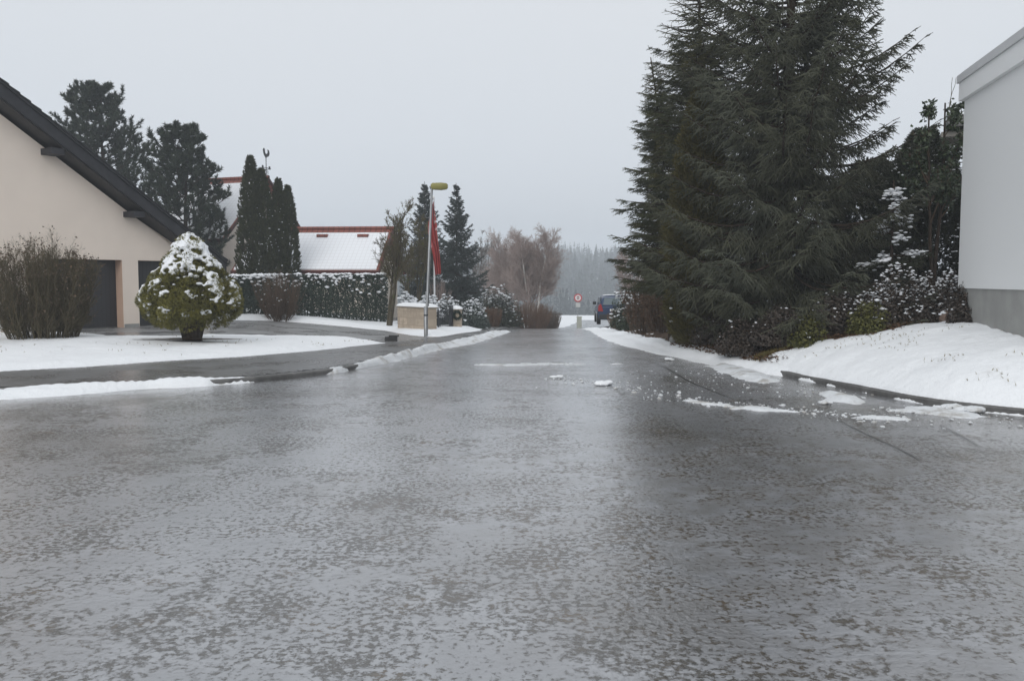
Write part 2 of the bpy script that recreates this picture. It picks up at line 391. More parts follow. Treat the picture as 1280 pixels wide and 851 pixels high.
# slush lying on the iced carriageway
k = 20
for nm, P, H, w, e in [
    ('slush_patch', [(884, 457), (905, 455), (935, 461), (958, 468), (972, 477), (955, 481), (925, 474), (900, 464)], .045, .25, .16),
    ('slush_patch', [(1018, 492), (1035, 489), (1062, 495), (1085, 501), (1070, 506), (1040, 502)], .05, .2, .14),
    ('slush_patch', [(1100, 511), (1140, 508), (1175, 510), (1225, 518), (1215, 522), (1170, 519), (1130, 516)], .03, .25, .2),
    ('slush_patch', [(1045, 521.5), (1090, 520.5), (1140, 524.5), (1150, 527), (1120, 526.5), (1080, 523.5)], .014, .1, .26),
    ('slush_patch', [(845, 499.5), (890, 503.5), (940, 510), (1000, 513.5), (1020, 515.5), (1000, 517), (940, 513.5), (880, 506)], .014, .08, .30),
    ('slush_patch', [(585, 455.3), (640, 454.6), (700, 454.2), (770, 455), (700, 455.6), (640, 456)], .003, .3, .55)]:
    k += 1; tag(snow(nm, hits(P), H, w, e, 3.5, .02, 4, 'slush', .0011, .0045, True, k, 'structure'))

# ------------------------------------------------------------------ plant builders
def perp(D, n=None):
    Q = rng.normal(size=D.shape); A = nrm(np.cross(D, Q)); return A, np.cross(D, A)
def needles(mb, P, D, L, K, nl, nw, a0=35, a1=60, m=0, tint=None, core=0, flat=0):
    """K needle-shaped triangles round each shoot (base P, direction D, length L)"""
    n = len(P); A, B = perp(D)
    if flat:
        A = nrm(np.cross(D, [[0, 0, 1.]]) + 1e-6); B = np.cross(A, D)
    u = (np.arange(K)[None] + rng.random((n, K))) / K
    ph = rng.random((n, K)) * 2 * np.pi
    if flat: ph = np.where(rng.random((n, K)) < .5, 0, np.pi) + rng.normal(0, flat, (n, K))
    th = np.radians(rng.uniform(a0, a1, (n, K)))
    d = D[:, None] * np.cos(th)[..., None] + (A[:, None] * np.cos(ph)[..., None] + B[:, None] * np.sin(ph)[..., None]) * np.sin(th)[..., None]
    w = nrm(np.cross(d, rng.normal(size=d.shape)))
    ln = nl * rng.uniform(.7, 1.15, (n, K)) * (1.1 - .35 * u)
    b = P[:, None] + D[:, None] * (u * L[:, None])[..., None]
    V = np.stack([b - w * nw / 2, b + w * nw / 2, b + d * ln[..., None]], 2)
    F = np.arange(n * K * 3).reshape(-1, 3)
    t = rng.random(n) if tint is None else tint
    mb.add(V, F, m, np.repeat(np.clip(t, 0, 1), K * 3))
    if core:
        mb.tubes(np.stack([P, P + D * L[:, None]], 1), np.tile([[core, core * .3]], (n, 1)), 3, m, t)
def leaves(mb, P, Nn, size, asp=.6, m=0, tint=None):
    n = len(P); A, B = perp(nrm(Nn)); s = size * rng.uniform(.6, 1.25, n)
    tip = A * s[:, None]; sd = B * (s * asp * .5)[:, None]; up = nrm(Nn) * (s * .12)[:, None]
    V = np.stack([P - tip * .5, P + sd + up, P + tip * .5, P - sd + up], 1)
    mb.add(V, np.arange(n * 4).reshape(-1, 4), m, np.repeat(rng.random(n) if tint is None else tint, 4))
_bm = bmesh.new(); bmesh.ops.create_icosphere(_bm, subdivisions=2, radius=1)
ICO2 = np.array([v.co[:] for v in _bm.verts]); ICO2F = np.array([[v.index for v in f.verts] for f in _bm.faces]); _bm.free()
_bm = bmesh.new(); bmesh.ops.create_icosphere(_bm, subdivisions=1, radius=1)
ICO1 = np.array([v.co[:] for v in _bm.verts]); ICO1F = np.array([[v.index for v in f.verts] for f in _bm.faces]); _bm.free()
def blobs(mb, P, r, flat=.5, m=0, hi=False, rough=.25):
    """small lumps of settled snow"""
    I, IF = (ICO2, ICO2F) if hi else (ICO1, ICO1F)
    n = len(P); r = np.broadcast_to(r, (n,)); a = rng.random(n) * 6.28; e = rng.uniform(.7, 1.4, n)
    Q = I[None] * (1 + rng.normal(0, rough, (n, len(I), 1)) * .6)
    x, y, z = Q[..., 0] * e[:, None], Q[..., 1] / e[:, None], Q[..., 2] * flat
    c, s_ = np.cos(a)[:, None], np.sin(a)[:, None]
    V = np.stack([x * c - y * s_, x * s_ + y * c, z], -1) * r[:, None, None] + P[:, None]
    F = (IF[None] + (np.arange(n) * len(I))[:, None, None]).reshape(-1, 3)
    mb.add(V, F, m, None, True)
def grow(P, Rr, nper, tr, lf, ang, up=0., M=5, curl=.12, r0=.7, r1=.25, droop=0.):
    """side shoots on a set of polylines"""
    n, m = P.shape[:2]
    pid = np.repeat(np.arange(n), nper); t = rng.uniform(tr[0], tr[1], len(pid))
    f = t * (m - 1); i = np.minimum(f.astype(int), m - 2); w = (f - i)[:, None]
    b = P[pid, i] * (1 - w) + P[pid, i + 1] * w; T = nrm(P[pid, i + 1] - P[pid, i])
    A, B = perp(T); an = np.radians(rng.uniform(ang[0], ang[1], len(pid)))[:, None]
    D = nrm(T * np.cos(an) + A * np.sin(an) + [[0, 0, up]])
    PL = np.linalg.norm(P[:, -1] - P[:, 0], axis=1)[pid]
    L = PL * rng.uniform(lf[0], lf[1], len(pid)) * (1.15 - .6 * t)
    pts = [b]; d = D
    for k in range(M - 1):
        d = nrm(d + rng.normal(0, curl, d.shape) + [[0, 0, up * .35 - droop * (k + 1) / M]])
        pts.append(pts[-1] + d * (L / (M - 1))[:, None])
    rb = (Rr[pid, i] * (1 - w[:, 0]) + Rr[pid, i + 1] * w[:, 0]) * r0
    return np.stack(pts, 1), rb[:, None] * np.linspace(1, r1, M)[None]
def lineup(p0, p1, M, bend=.0, r0=.1, r1=.03):
    t = np.linspace(0, 1, M)[:, None]; p0, p1 = np.array(p0, float), np.array(p1, float)
    P = p0 + (p1 - p0) * t; o = rng.normal(0, bend, (M, 3)); o[0] = 0; o[:, 2] *= .2
    return (P + np.cumsum(o, 0))[None], np.linspace(r0, r1, M)[None]

def spot(px, Y, top=None):
    """root point of a plant seen at picture column px, Y metres ahead, and its height"""
    p = at(px, 400, Y); z = gz(p[0], Y); return np.array([p[0], Y, z]), (None if top is None else at(px, top, Y)[2] - z)
LBL = {}
def plant(name, label, cat, p, group=None): return thing(name, label, cat, tuple(p), 0, group)

BARK = plain('bark', (.065, .048, .036), .9, .5, 9, .1, bmp=.01)
BARK_G = plain('mossy_bark', (.10, .085, .060), .9, .4, 5, .1, bmp=.01, dirt=(3, .5, (.075, .085, .03)))
BARK_W = plain('birch_bark', (.55, .53, .50), .8, .15, 4, .2, dirt=(7, .55, (.08, .07, .06)))
TWIG_B = foliage('brown_twigs', (.080, .055, .038), (.15, .105, .07))
TWIG_O = foliage('olive_twigs', (.075, .062, .036), (.125, .105, .062))
TWIG_R = foliage('birch_twigs', (.28, .215, .19), (.43, .35, .315))
TWIG_G = foliage('grey_twigs', (.11, .10, .085), (.17, .15, .125))
SNOWB = MAT['snow_bit']

# ---- spruces and cedars
def conifer(name, label, p, H, rad, mats, lo=.06, ws=.33, nb=(6, 8), pw=.85, rise=(-.25, .35), tipup=.28, sec=.10, seclen=.42,
            K=9, nl=.035, nw=.010, hang=.5, tert=True, z_fine=99, lean=(0, 0), tr=.11, snowp=0., core=.006, needle=(35, 60), group=None, snn=(3, 9), secang=50, flat=0):
    root = plant(name, label, 'conifer tree', p, group)
    lx, ly = lean
    ax = lambda z: np.stack([lx * (z / H) ** 2, ly * (z / H) ** 2, z], -1)
    zt = np.linspace(-.1, H, 14); tp = ax(np.maximum(zt, 0)); tp[0, 2] = -.1
    t = MB().tubes(tp, np.linspace(tr, .012, 14)[None], 8); limbs = []; limr = []
    TP, TD, TL, TT = [], [], [], []; SN = []
    z = H * lo
    while z < H - .12:
        fr = z / H; l0 = rad * (1 - fr) ** pw + .10 * (1 - fr)
        coarse = z > z_fine
        n = rng.integers(nb[0], nb[1] + 1) if fr < .88 else 4; a0 = rng.random() * 6.28
        for j in range(n):
            az = a0 + j * 2 * np.pi / n + rng.normal(0, .22); ln = l0 * rng.uniform(.72, 1.12)
            zz = z + rng.uniform(-.4, .4) * ws
            if zz > H - .05: continue
            s = np.linspace(0, 1, 8); a1 = rise[0] + (rise[1] - rise[0]) * fr + rng.normal(0, .07)
            out = np.array([math.cos(az), math.sin(az), 0]); side = np.array([-out[1], out[0], 0])
            B = ax(np.array([max(zz, .05)])) + (out * (ln * s)[:, None]) + side * (ln * .07 * rng.normal() * s ** 2)[:, None]
            B[:, 2] += ln * (a1 * s + tipup * s ** 2 - .10 * np.sin(s * 3.14))
            limbs.append(B); limr.append(np.linspace(.012 + .012 * ln, .004, 8))
            # side shoots
            k = max(3, int(ln / (sec * (1.7 if coarse else 1))))
            st = np.repeat((np.arange(k) + .6) / k, 2); st = np.clip(st + rng.normal(0, .03, 2 * k), .10, .99)
            sg = np.tile([1., -1.], k)
            f = st * 7; i = np.minimum(f.astype(int), 6); w = (f - i)[:, None]
            q = B[i] * (1 - w) + B[i + 1] * w; T = nrm(B[i + 1] - B[i])
            an = np.radians(secang) * rng.uniform(.7, 1.2, (2 * k, 1))
            D = nrm(T * np.cos(an) + side * (sg[:, None] * np.sin(an)) + [[0, 0, -1]] * (hang * (1.0 - .75 * st) * rng.uniform(.3, 1.5, 2 * k))[:, None] + rng.normal(0, .07, (2 * k, 3)))
            L = ln * seclen * (1 - st) ** .75 * rng.uniform(.6, 1.15, 2 * k) + .10
            tn = rng.random() ** 1.5 * .75 + rng.random(2 * k) * .25
            M = np.maximum(1, np.ceil(L / .22)).astype(int)
            for g_ in range(1, M.max() + 1):
                for h_ in range(g_):
                    sel = M == g_
                    if not sel.any(): continue
                    dd = nrm(D[sel] + [[0, 0, -.30 * hang * h_]])
                    sl = (L[sel] / g_)[:, None]
                    TP.append(q[sel] + D[sel] * sl * h_ + [[0, 0, -.06 * hang * h_ * h_]] * sl); TD.append(dd); TL.append(sl[:, 0] * 1.12); TT.append(tn[sel] * .62 + .34 * (h_ == g_ - 1))
            if tert and not coarse:
                for u in (.3, .55, .8):
                    sel = L > .16; m2 = sel.sum()
                    for sgn in (1, -1):
                        d2 = nrm(D[sel] * .75 + nrm(np.cross(D[sel], [[0, 0, 1.]])) * sgn * .6 + [[0, 0, -hang * 1.1]] * rng.uniform(.0, 1.4, (m2, 1)) + rng.normal(0, .1, (m2, 3)))
                        TP.append(q[sel] + D[sel] * (L[sel] * u)[:, None]); TD.append(d2); TL.append(L[sel] * .42 * rng.uniform(.6, 1.2, m2) + .05); TT.append(tn[sel] * .62 + rng.uniform(0, .3, m2))
            # the limb's own tip
            for a_ in range(1, 7):
                TP.append(B[a_][None]); TD.append(nrm(B[a_ + 1] - B[a_])[None]); TL.append(np.array([np.linalg.norm(B[a_ + 1] - B[a_])])); TT.append(np.array([.8]))
            if snowp and rng.random() < snowp:
                kk = rng.integers(*snn); sp = rng.uniform(.35, .95, kk); f = sp * 7; i = np.minimum(f.astype(int), 6)
                SN.append(B[i] + rng.normal(0, .05, (kk, 3)) + [[0, 0, .04]])
        z += ws * (1.15 - .5 * fr) * rng.uniform(.85, 1.15)
    lead = ax(np.array([H - .35])); TP.append(lead); TD.append(np.array([[0, 0, 1.]])); TL.append(np.array([.4])); TT.append(np.array([.7]))
    t.tubes(np.array(limbs), np.array(limr), 4); t.build('trunk', BARK, root)
    mb = MB(); TP, TD, TL, TT = map(np.concatenate, (TP, TD, TL, TT))
    needles(mb, TP, TD, TL, K, nl, nw, needle[0], needle[1], 0, TT, core, flat)
    if SN: blobs(mb, np.concatenate(SN), rng.uniform(.025, .06, sum(map(len, SN))), .4, 1)
    mb.build('crown', mats, root)
    return root

SPR = foliage('spruce_needles', (.024, .026, .013), (.124, .128, .084), .6, .3, (.104, .112, .080), .9)
SPR_FAR = foliage('dark_spruce_needles', (.016, .026, .021), (.040, .054, .046), .6, .3)
CED = foliage('cedar_needles', (.030, .036, .018), (.100, .108, .056), .6, .25, (.095, .088, .034), .8)
OLI = foliage('olive_cypress_sprays', (.046, .042, .014), (.135, .118, .038), .65, .2)
YEW = foliage('yew_needles', (.014, .018, .010), (.058, .066, .036), .6, .3)

p, H = spot(980, 17.2, -330)
conifer('spruce_tree', 'tall blue-green spruce with drooping twigs, the largest tree on the right bank', p, H, 3.0, [SPR, SNOWB],
        lo=.05, ws=.33, pw=.60, nb=(6, 8), sec=.11, seclen=.30, hang=.75, tipup=.22, rise=(-.30, .75), z_fine=6.3, K=13, nl=.032, nw=.0125, tr=.17, snowp=.02, core=.011, needle=(28, 52))
p, H = spot(872, 19.6, -110)
conifer('cedar_tree', 'slender grey-green cedar with arching tips, reaching over the road left of the big spruce', p, H, 2.05, [CED, SNOWB],
        lo=.12, ws=.27, pw=.62, nb=(7, 9), sec=.085, seclen=.32, hang=.42, tipup=-.26, rise=(.24, .50), z_fine=6.6, K=10, nl=.032, nw=.011, tr=.09, lean=(-.1, 0), snowp=.06, needle=(30, 60), secang=62)
p, H = spot(838, 21, 72)
conifer('cedar_tree', 'small cedar with a thin arching leader, leaning farthest over the road edge', p, H, 1.25, [CED, SNOWB],
        lo=.20, ws=.24, pw=.60, nb=(7, 9), sec=.085, seclen=.32, hang=.42, tipup=-.28, rise=(.22, .52), K=9, nl=.032, nw=.010, tr=.06, lean=(-.55, 0), snowp=.10, needle=(30, 60), secang=65)

# ---- upright sprays: thuja columns, olive cypress, yew masses
def column(name, label, cat, p, H, prof, n, mats, sl=.16, K=10, nl=.10, nw=.042, snown=0, seeds=1, cores=((0, 0, 1),), group=None, up=1.0, trunk=.06, srad=(.02, .045), inner=.35):
    root = plant(name, label, cat, p, group); mb = MB(); tb = MB()
    for (ox, oy, hs) in cores:
        m_ = int(n * hs / sum(c[2] for c in cores)); h = H * hs
        u = rng.random(m_) ** .9; az = rng.random(m_) * 6.28
        r = np.interp(u, *zip(*prof)) * (.82 + .36 * vn(az * 2.2 + ox * 9, u * 9, 5)) * np.sqrt(rng.uniform(inner, 1, m_))
        out = np.stack([np.cos(az), np.sin(az), 0 * az], 1)
        P = out * r[:, None] + [[ox, oy, 0]]; P[:, 2] = u * h
        D = nrm(out * .55 + [[0, 0, up]] + rng.normal(0, .25, (m_, 3)))
        needles(mb, P, D, np.full(m_, sl), K, nl, nw, 15, 45, 0, rng.random(m_) * .6 + .4 * vn(az * 3, u * 14, 8), .006)
        tb.tubes(np.array([[[ox, oy, -.1], [ox, oy, h * .5], [ox, oy, h * .95]]]), np.array([[trunk, trunk * .7, .01]]), 6)
        if snown:
            ks = int(snown * hs / sum(c[2] for c in cores)); u = rng.random(ks); az = rng.uniform(-3.1, .1, ks)
            r = np.interp(u, *zip(*prof)) * (.86 + .36 * vn(az * 2.2 + ox * 9, u * 9, 5))
            Q = np.stack([np.cos(az) * r + ox, np.sin(az) * r + oy, u * h + sl * .5], 1)
            blobs(mb, Q, rng.uniform(*srad, ks), .5, 1)
    tb.build('trunk', BARK, root); mb.build('crown', mats, root); return root
TH = [(0, .70), (.05, .86), (.3, 1), (.6, .86), (.8, .58), (.93, .25), (1, .03)]
def prof(r, P=TH): return [(u, v * r) for u, v in P]
THU = foliage('thuja_sprays', (.022, .028, .012), (.062, .066, .026), .65, .2)
p, H = spot(317, 36.5, 199)
column('thuja_tree', 'dark conical thuja dusted with snow, the taller of the pair before the red-roofed house', 'thuja', p, H, prof(.60), 6500, [THU, SNOWB], snown=90, cores=((0, 0, 1), (.42, .05, .92)), group='thuja columns before the house')
p, H = spot(351, 37, 227)
column('thuja_tree', 'dark conical thuja with a forked top, the shorter of the pair before the red-roofed house', 'thuja', p, H, prof(.43), 5200, [THU, SNOWB], snown=60, cores=((0, 0, 1), (.36, .1, .95)), group='thuja columns before the house')
p, H = spot(872, 18.2, 120)
column('cypress_tree', 'narrow olive-brown cypress standing between the cedar and the big spruce', 'cypress', p, H, prof(.62, [(0, .75), (.15, 1), (.5, .95), (.8, .6), (1, .05)]), 8000, [OLI, SNOWB], sl=.20, K=10, nl=.065, nw=.018, snown=14, up=.55)
p, H = spot(1148, 18.5, 168)
column('yew_tree', 'dark broad yew with scraps of snow, filling the corner beside the white building', 'yew', p, H, [(0, 1.1), (.3, 1.25), (.55, 1.0), (.75, .72), (.9, .35), (1, .08)], 11000, [YEW, SNOWB], sl=.18, K=11, nl=.07, nw=.026, snown=420, up=.25, trunk=.1, inner=.2, srad=(.012, .038))
p, H = spot(1085, 20.5, 205)
column('yew_tree', 'dark rounded yew filling the gap between the big spruce and taller yew', 'yew', p, H, [(0, 1.2), (.4, 1.4), (.8, .9), (1, .2)], 9000, [YEW, SNOWB], sl=.18, K=11, nl=.08, nw=.028, snown=160, up=.2, trunk=.1, inner=.2, srad=(.012, .038))

# ---- leafy shrubs: lumps of leaves over a few stems
def leafy(name, label, cat, p, rad, H, n, size, mats, snown=0, z0=.0, asp=.55, lumps=14, srad=(.025, .06), group=None, stems=9, flat_top=.0, leafup=.35, hang_r=.42):
    root = plant(name, label, cat, p, group); mb = MB(); rx, ry = rad
    c = rng.normal(size=(lumps, 3)); c = nrm(c) * rng.uniform(.35, .72, (lumps, 1)); c[:, 2] = np.abs(c[:, 2]) * (1 - flat_top) * 1.2 - .12
    k = rng.integers(0, lumps, n); d = nrm(rng.normal(size=(n, 3))); rr = hang_r * rng.uniform(.55, 1.05, (n, 1)) ** .5
    Q = c[k] + d * rr; Q[:, 2] = np.where(Q[:, 2] < 0, -Q[:, 2] * .6, Q[:, 2])
    Q = Q / 1.05 * [[rx, ry, H - z0]] + [[0, 0, z0]]
    leaves(mb, Q, d * .8 + [[0, 0, leafup]] + rng.normal(0, .35, (n, 3)), size, asp, 0, np.clip(rng.random(n) * .7 + .3 * rng.random(lumps)[k], 0, 1))
    if snown:
        top = Q[(d[:, 2] > .25)]; top = top[rng.random(len(top)) < (.25 + .75 * np.clip(top[:, 2] / H, 0, 1) ** 2)]
        s_ = top[rng.integers(0, len(top), snown)] + [[0, 0, size * .3]]
        blobs(mb, s_, rng.uniform(*srad, snown), .45, 1)
    az = rng.random(stems) * 6.28; e = np.stack([np.cos(az) * rx * .6, np.sin(az) * ry * .6, np.full(stems, H * .75)], 1) * rng.uniform(.6, 1, (stems, 1))
    t = np.linspace(0, 1, 5)[None, :, None]; S = e[:, None] * t; S[:, :, 2] = e[:, None, 2] * t[..., 0] ** .8 - .05 * (1 - t[..., 0])
    S = S + rng.normal(0, .02, S.shape)
    MB().tubes(S, np.linspace(.022, .006, 5)[None].repeat(stems, 0), 4).build('stems', BARK, root)
    mb.build('foliage', mats, root); return root
# ---- bare shrubs: fans of stems with fine twigs
def twiggy(name, label, cat, p, rad, H, mat, n=60, n2=9, n3=3, r=.012, spread=.75, group=None, round_=.8, leaf=None, nleaf=0, lsize=.05, snown=0, base=.35):
    root = plant(name, label, cat, p, group); mb = MB()
    az = rng.random(n) * 6.28; q = np.sqrt(rng.random(n)); b = np.stack([np.cos(az) * q * rad * base, np.sin(az) * q * rad * base, 0 * q - .05], 1)
    hh = H * np.sqrt(np.maximum(1 - (q * round_) ** 2, .1)) * rng.uniform(.82, 1.0, n)
    e = np.stack([np.cos(az) * q * rad * spread, np.sin(az) * q * rad * spread, hh], 1)
    t = np.linspace(0, 1, 7)[None, :, None]; P = b[:, None] * (1 - t) + e[:, None] * t
    P[:, :, :2] = b[:, None, :2] + (e - b)[:, None, :2] * (t ** .75); P += np.cumsum(rng.normal(0, .012 * H / 2, P.shape), 1) * t
    Rr = np.linspace(r, r * .3, 7)[None].repeat(n, 0); mb.tubes(P, Rr, 4, 0, rng.random(n) * .6)
    P2, R2 = grow(P, Rr, n2, (.06, .98), (.14, .30), (20, 55), .25, 5, .14, .75, .4); mb.tubes(P2, R2, 3, 0, rng.random(len(P2)))
    P3, R3 = grow(P2, R2, n3, (.2, 1), (.35, .75), (20, 60), .15, 4, .18, .8, .5); mb.tubes(P3, R3, 3, 0, rng.random(len(P3)))
    if nleaf:
        k = rng.integers(0, len(P3), nleaf); leaves(mb, P3[k, rng.integers(1, 4, nleaf)], rng.normal(size=(nleaf, 3)), lsize, .6, 1)
    if snown:
        k = rng.integers(0, len(P3), snown); blobs(mb, P3[k, 3], rng.uniform(.015, .035, snown), .5, 2)
    mb.build('branches', [mat, leaf or mat, SNOWB], root); return root
# ---- bare trees
def bare_tree(name, label, p, H, spread, bark, twig, stems=1, lv=(8, 7, 6), ang=(25, 55), up=.15, droop=0., tr=.09, lean=(0, 0), fork=.3, group=None, moss=None, nmoss=0, cat='bare tree', lf=(.6, 1.15), tw=1., lo=.3):
    root = plant(name, label, cat, p, group); tb, cr = MB(), MB(); Ps = []
    for s in range(stems):
        a = s * 6.28 / max(stems, 1) + rng.random(); o = 0 if stems == 1 else spread * fork
        P, Rr = lineup((math.cos(a) * .05 * (stems > 1), math.sin(a) * .05 * (stems > 1), -.1), (lean[0] + math.cos(a) * o, lean[1] + math.sin(a) * o, H * rng.uniform(.72, .88)), 9, .03 * H / 5, tr * (.75 if stems > 1 else 1), .014)
        Ps.append((P, Rr))
    P = np.concatenate([q[0] for q in Ps]); Rr = np.concatenate([q[1] for q in Ps]); tb.tubes(P, Rr, 7); tb.build('trunk', bark, root)
    f = spread / H * 2
    f = spread / H
    P1, R1 = grow(P, Rr, lv[0], (lo, .97), (lf[0] * f, lf[1] * f), ang, up, 6, .10, .62, .3, droop * .3); cr.tubes(P1, R1, 5, 0, rng.random(len(P1)) * .5)
    P2, R2 = grow(P1, R1, lv[1], (.2, 1), (.35, .65), (20, 55), up * .7, 5, .14, .7, .35, droop); cr.tubes(P2, np.maximum(R2, .004 * tw), 3, 0, rng.random(len(P2)))
    P3, R3 = grow(P2, R2, lv[2], (.15, 1), (.4, .8), (20, 60), up * .4, 4, .16, .8, .5, droop); cr.tubes(P3, np.maximum(R3, .003 * tw), 3, 0, rng.random(len(P3)))
    if nmoss:
        k = rng.integers(0, len(P2), nmoss); leaves(cr, P2[k, rng.integers(0, 5, nmoss)] + rng.normal(0, .05, (nmoss, 3)), rng.normal(size=(nmoss, 3)), .09, .6, 1)
    cr.build('crown', [twig, moss or twig], root); return root
# ---- black pines: limbs ending in dense needle tufts
def pine(name, label, p, H, rad, mats, lo=.2, group=None, K=20, nl=.22, nw=.042, per=11, ws=.36):
    root = plant(name, label, 'pine tree', p, group); tb, cr = MB(), MB()
    P, Rr = lineup((0, 0, -.1), (.2, .1, H - .2), 10, .04, .16, .03); tb.tubes(P, Rr, 8)
    L = []; z = H * lo
    while z < H - .3:
        fr = z / H; n = rng.integers(5, 8); a0 = rng.random() * 6
        for j in range(n):
            az = a0 + j * 6.28 / n + rng.normal(0, .25); ln = (rad * np.interp(fr, [0, .25, .5, .75, .93, 1], [.8, 1, .95, .72, .36, .15])) * rng.uniform(.6, 1.15)
            s = np.linspace(0, 1, 7); B = np.stack([math.cos(az) * ln * s, math.sin(az) * ln * s, z + ln * (.12 * s + .40 * s ** 2)], 1)
            L.append(B + np.cumsum(rng.normal(0, .02, B.shape), 0))
        z += ws * rng.uniform(.8, 1.2)
    L = np.array(L); LR = np.linspace(.03, .012, 7)[None].repeat(len(L), 0); tb.tubes(L, LR, 4)
    P2, R2 = grow(L, LR, per, (.3, 1), (.16, .36), (25, 60), .35, 4, .1, .6, .5); tb.tubes(P2, R2, 3); tb.build('trunk', BARK, root)
    E = [L[:, -1]]; D = [nrm(L[:, -1] - L[:, -2])]
    for j in (1, 2, 3): E.append(P2[:, j]); D.append(nrm(P2[:, j] - P2[:, j - 1]))
    E, D = np.concatenate(E), np.concatenate(D); D = nrm(D + [[0, 0, .55]])
    needles(cr, E - D * .08, D, np.full(len(E), .17), K, nl, nw, 20, 75, 0, rng.random(len(E)))
    up = rng.random(len(E)) < .05; blobs(cr, E[up] + [[0, 0, .05]], rng.uniform(.04, .09, up.sum()), .45, 1)
    cr.build('crown', mats, root); return root
PIN = foliage('black_pine_needles', (.016, .026, .016), (.052, .066, .040), .6, .3)
p, H = spot(130, 44, 103)
pine('pine_tree', 'tall black pine rising behind the garage roof, the higher of the two', p, H, 2.75, [PIN, SNOWB], lo=.35, group='black pines behind the garage')
p, H = spot(231, 41, 155)
pine('pine_tree', 'broad black pine behind the low end of the garage roof, beside the red-roofed house', p, H, 2.15, [PIN, SNOWB], lo=.12, group='black pines behind the garage')

p, H = spot(532, 52, 228)
conifer('spruce_tree', 'dark narrow spruce standing directly behind the street lamp', p, H, 2.0, [SPR_FAR, SNOWB], lo=.05, ws=.34, nb=(7, 9), sec=.15, seclen=.4, K=9, nl=.12, nw=.04, tert=False, snowp=.08, core=.02, group='dark spruces behind the gate', tipup=.3)
p, H = spot(571, 50, 230)
conifer('spruce_tree', 'dark spruce with stacked drooping branches, right of the red flag', p, H, 2.6, [SPR_FAR, SNOWB], lo=.04, ws=.40, nb=(8, 10), sec=.15, seclen=.4, K=9, nl=.12, nw=.04, tert=False, snowp=.08, core=.02, group='dark spruces behind the gate', tipup=.3, pw=1.0, rise=(-.35, .2))

# ---- the round snowy pine on the lawn
p = np.array([*hit(240, 431), 0]); p[2] = gz(p[0], p[1]) + .05; Hs = at(240, 297, p[1])[2] - p[2]
root = plant('topiary_pine', 'dense olive egg-shaped pine capped with snow, on the lawn before the garage', 'clipped pine', p)
PR = [(.20, .55), (.27, .88), (.36, 1.06), (.46, 1.08), (.58, .93), (.70, .70), (.82, .47), (.92, .36), (1, .16)]
mb, sb, tb = MB(), MB(), MB()
n = 300; u = rng.uniform(.20, 1, n); az = rng.random(n) * 6.28
keep = rng.random(n) < np.interp(u, *zip(*PR)) / .9; u, az = u[keep], az[keep]
rr = np.interp(u, *zip(*PR)); out = np.stack([np.cos(az), np.sin(az), 0 * az], 1)
C = out * (np.maximum(rr - .165, .02) * (.94 + .10 * rng.random(len(u))))[:, None]; C[:, 2] = u * (Hs - .12)
slope = -(np.interp(u + .04, *zip(*PR)) - np.interp(u - .04, *zip(*PR))) / (.08 * Hs)
Nn = nrm(out + [[0, 0, 1]] * np.clip(slope, -.6, 3)[:, None])
per = 46; k = np.repeat(np.arange(len(u)), per); d = nrm(rng.normal(size=(len(k), 3)) + Nn[k] * 1.1)
rad_ = rng.uniform(.12, .24, len(u))[k]
D = nrm(d + Nn[k] * .6 + [[0, 0, .35]]); Q = C[k] + d * rad_[:, None] * .8
TOP = foliage('mountain_pine_needles', (.070, .068, .016), (.250, .230, .060), .6, .25)
needles(mb, Q, D, np.full(len(k), .07), 10, .062, .0105, 20, 70, 0, np.clip(rng.random(len(k)) * .5 + .5 * rng.random(len(u))[k], 0, 1))
m_ = 3500; ui = rng.uniform(.22, .95, m_); ai = rng.random(m_) * 6.28; ri = np.interp(ui, *zip(*PR)) * .72 * np.sqrt(rng.uniform(.3, 1, m_))
Qi = np.stack([np.cos(ai) * ri, np.sin(ai) * ri, ui * Hs], 1); needles(mb, Qi, nrm(Qi - [[0, 0, .9]] + rng.normal(0, .3, Qi.shape)), np.full(m_, .12), 9, .08, .02, 20, 70, 0)
# snow lies on the shoulders of the clumps, thicker towards the top and on the right
w = np.clip((u - .28) / .45, 0, 1) ** 1.0 * 1.0 + .22 * (out[:, 0] > .2) * (u > .38) + .25 * (u > .8)
pr_ = np.interp(u, [.25, .36, .5, .7, .85, 1], [.03, .32, .50, .55, .62, .85]) + .12 * (out[:, 0] > .25) * (u > .36)
sel = np.where(rng.random(len(w)) < pr_)[0]
for i in sel:
    q = rng.integers(8, 17); s0 = .055 + .045 * min(1, w[i])
    A, B = perp(np.array([[0, 0, 1.]]) * .5 + Nn[i:i + 1] * .5); tx = rng.normal(0, s0, (q, 2)) * [[1.25, .65]]
    tang = nrm(np.cross([[0, 0, 1.]], Nn[i:i + 1])); dn = nrm(np.cross(tang, Nn[i:i + 1]))
    S = C[i] + Nn[i] * .15 + [0, 0, .05] + tang * tx[:, :1] + dn * tx[:, 1:] - Nn[i] * (tx ** 2).sum(1)[:, None] * 2.0
    blobs(sb, S, rng.uniform(.035, .065, q) * (.8 + .35 * min(1, w[i])), .55, 0, True, .05)
t = np.linspace(0, 1, 6)
for (x0, x1, y1, hh, r0) in ((0.04, .06, .0, 1.3, .17), (-.10, -.42, .1, .95, .085), (.12, .45, -.1, 1.0, .08), (0, -.1, -.35, 1.0, .07), (.02, .05, .5, 1.1, .08)):
    P = np.stack([x0 + (x1 - x0) * t ** 1.3, y1 * t, -.1 + hh * t], 1); tb.tubes(P, np.interp(t, [0, .15, 1], [r0 * 1.35, r0, r0 * .55])[None], 9)
tb.build('trunk', BARK, root); mb.build('crown', [TOP], root); sc_ = sb.build('snow_cap', [MAT['snow_bit']], root)
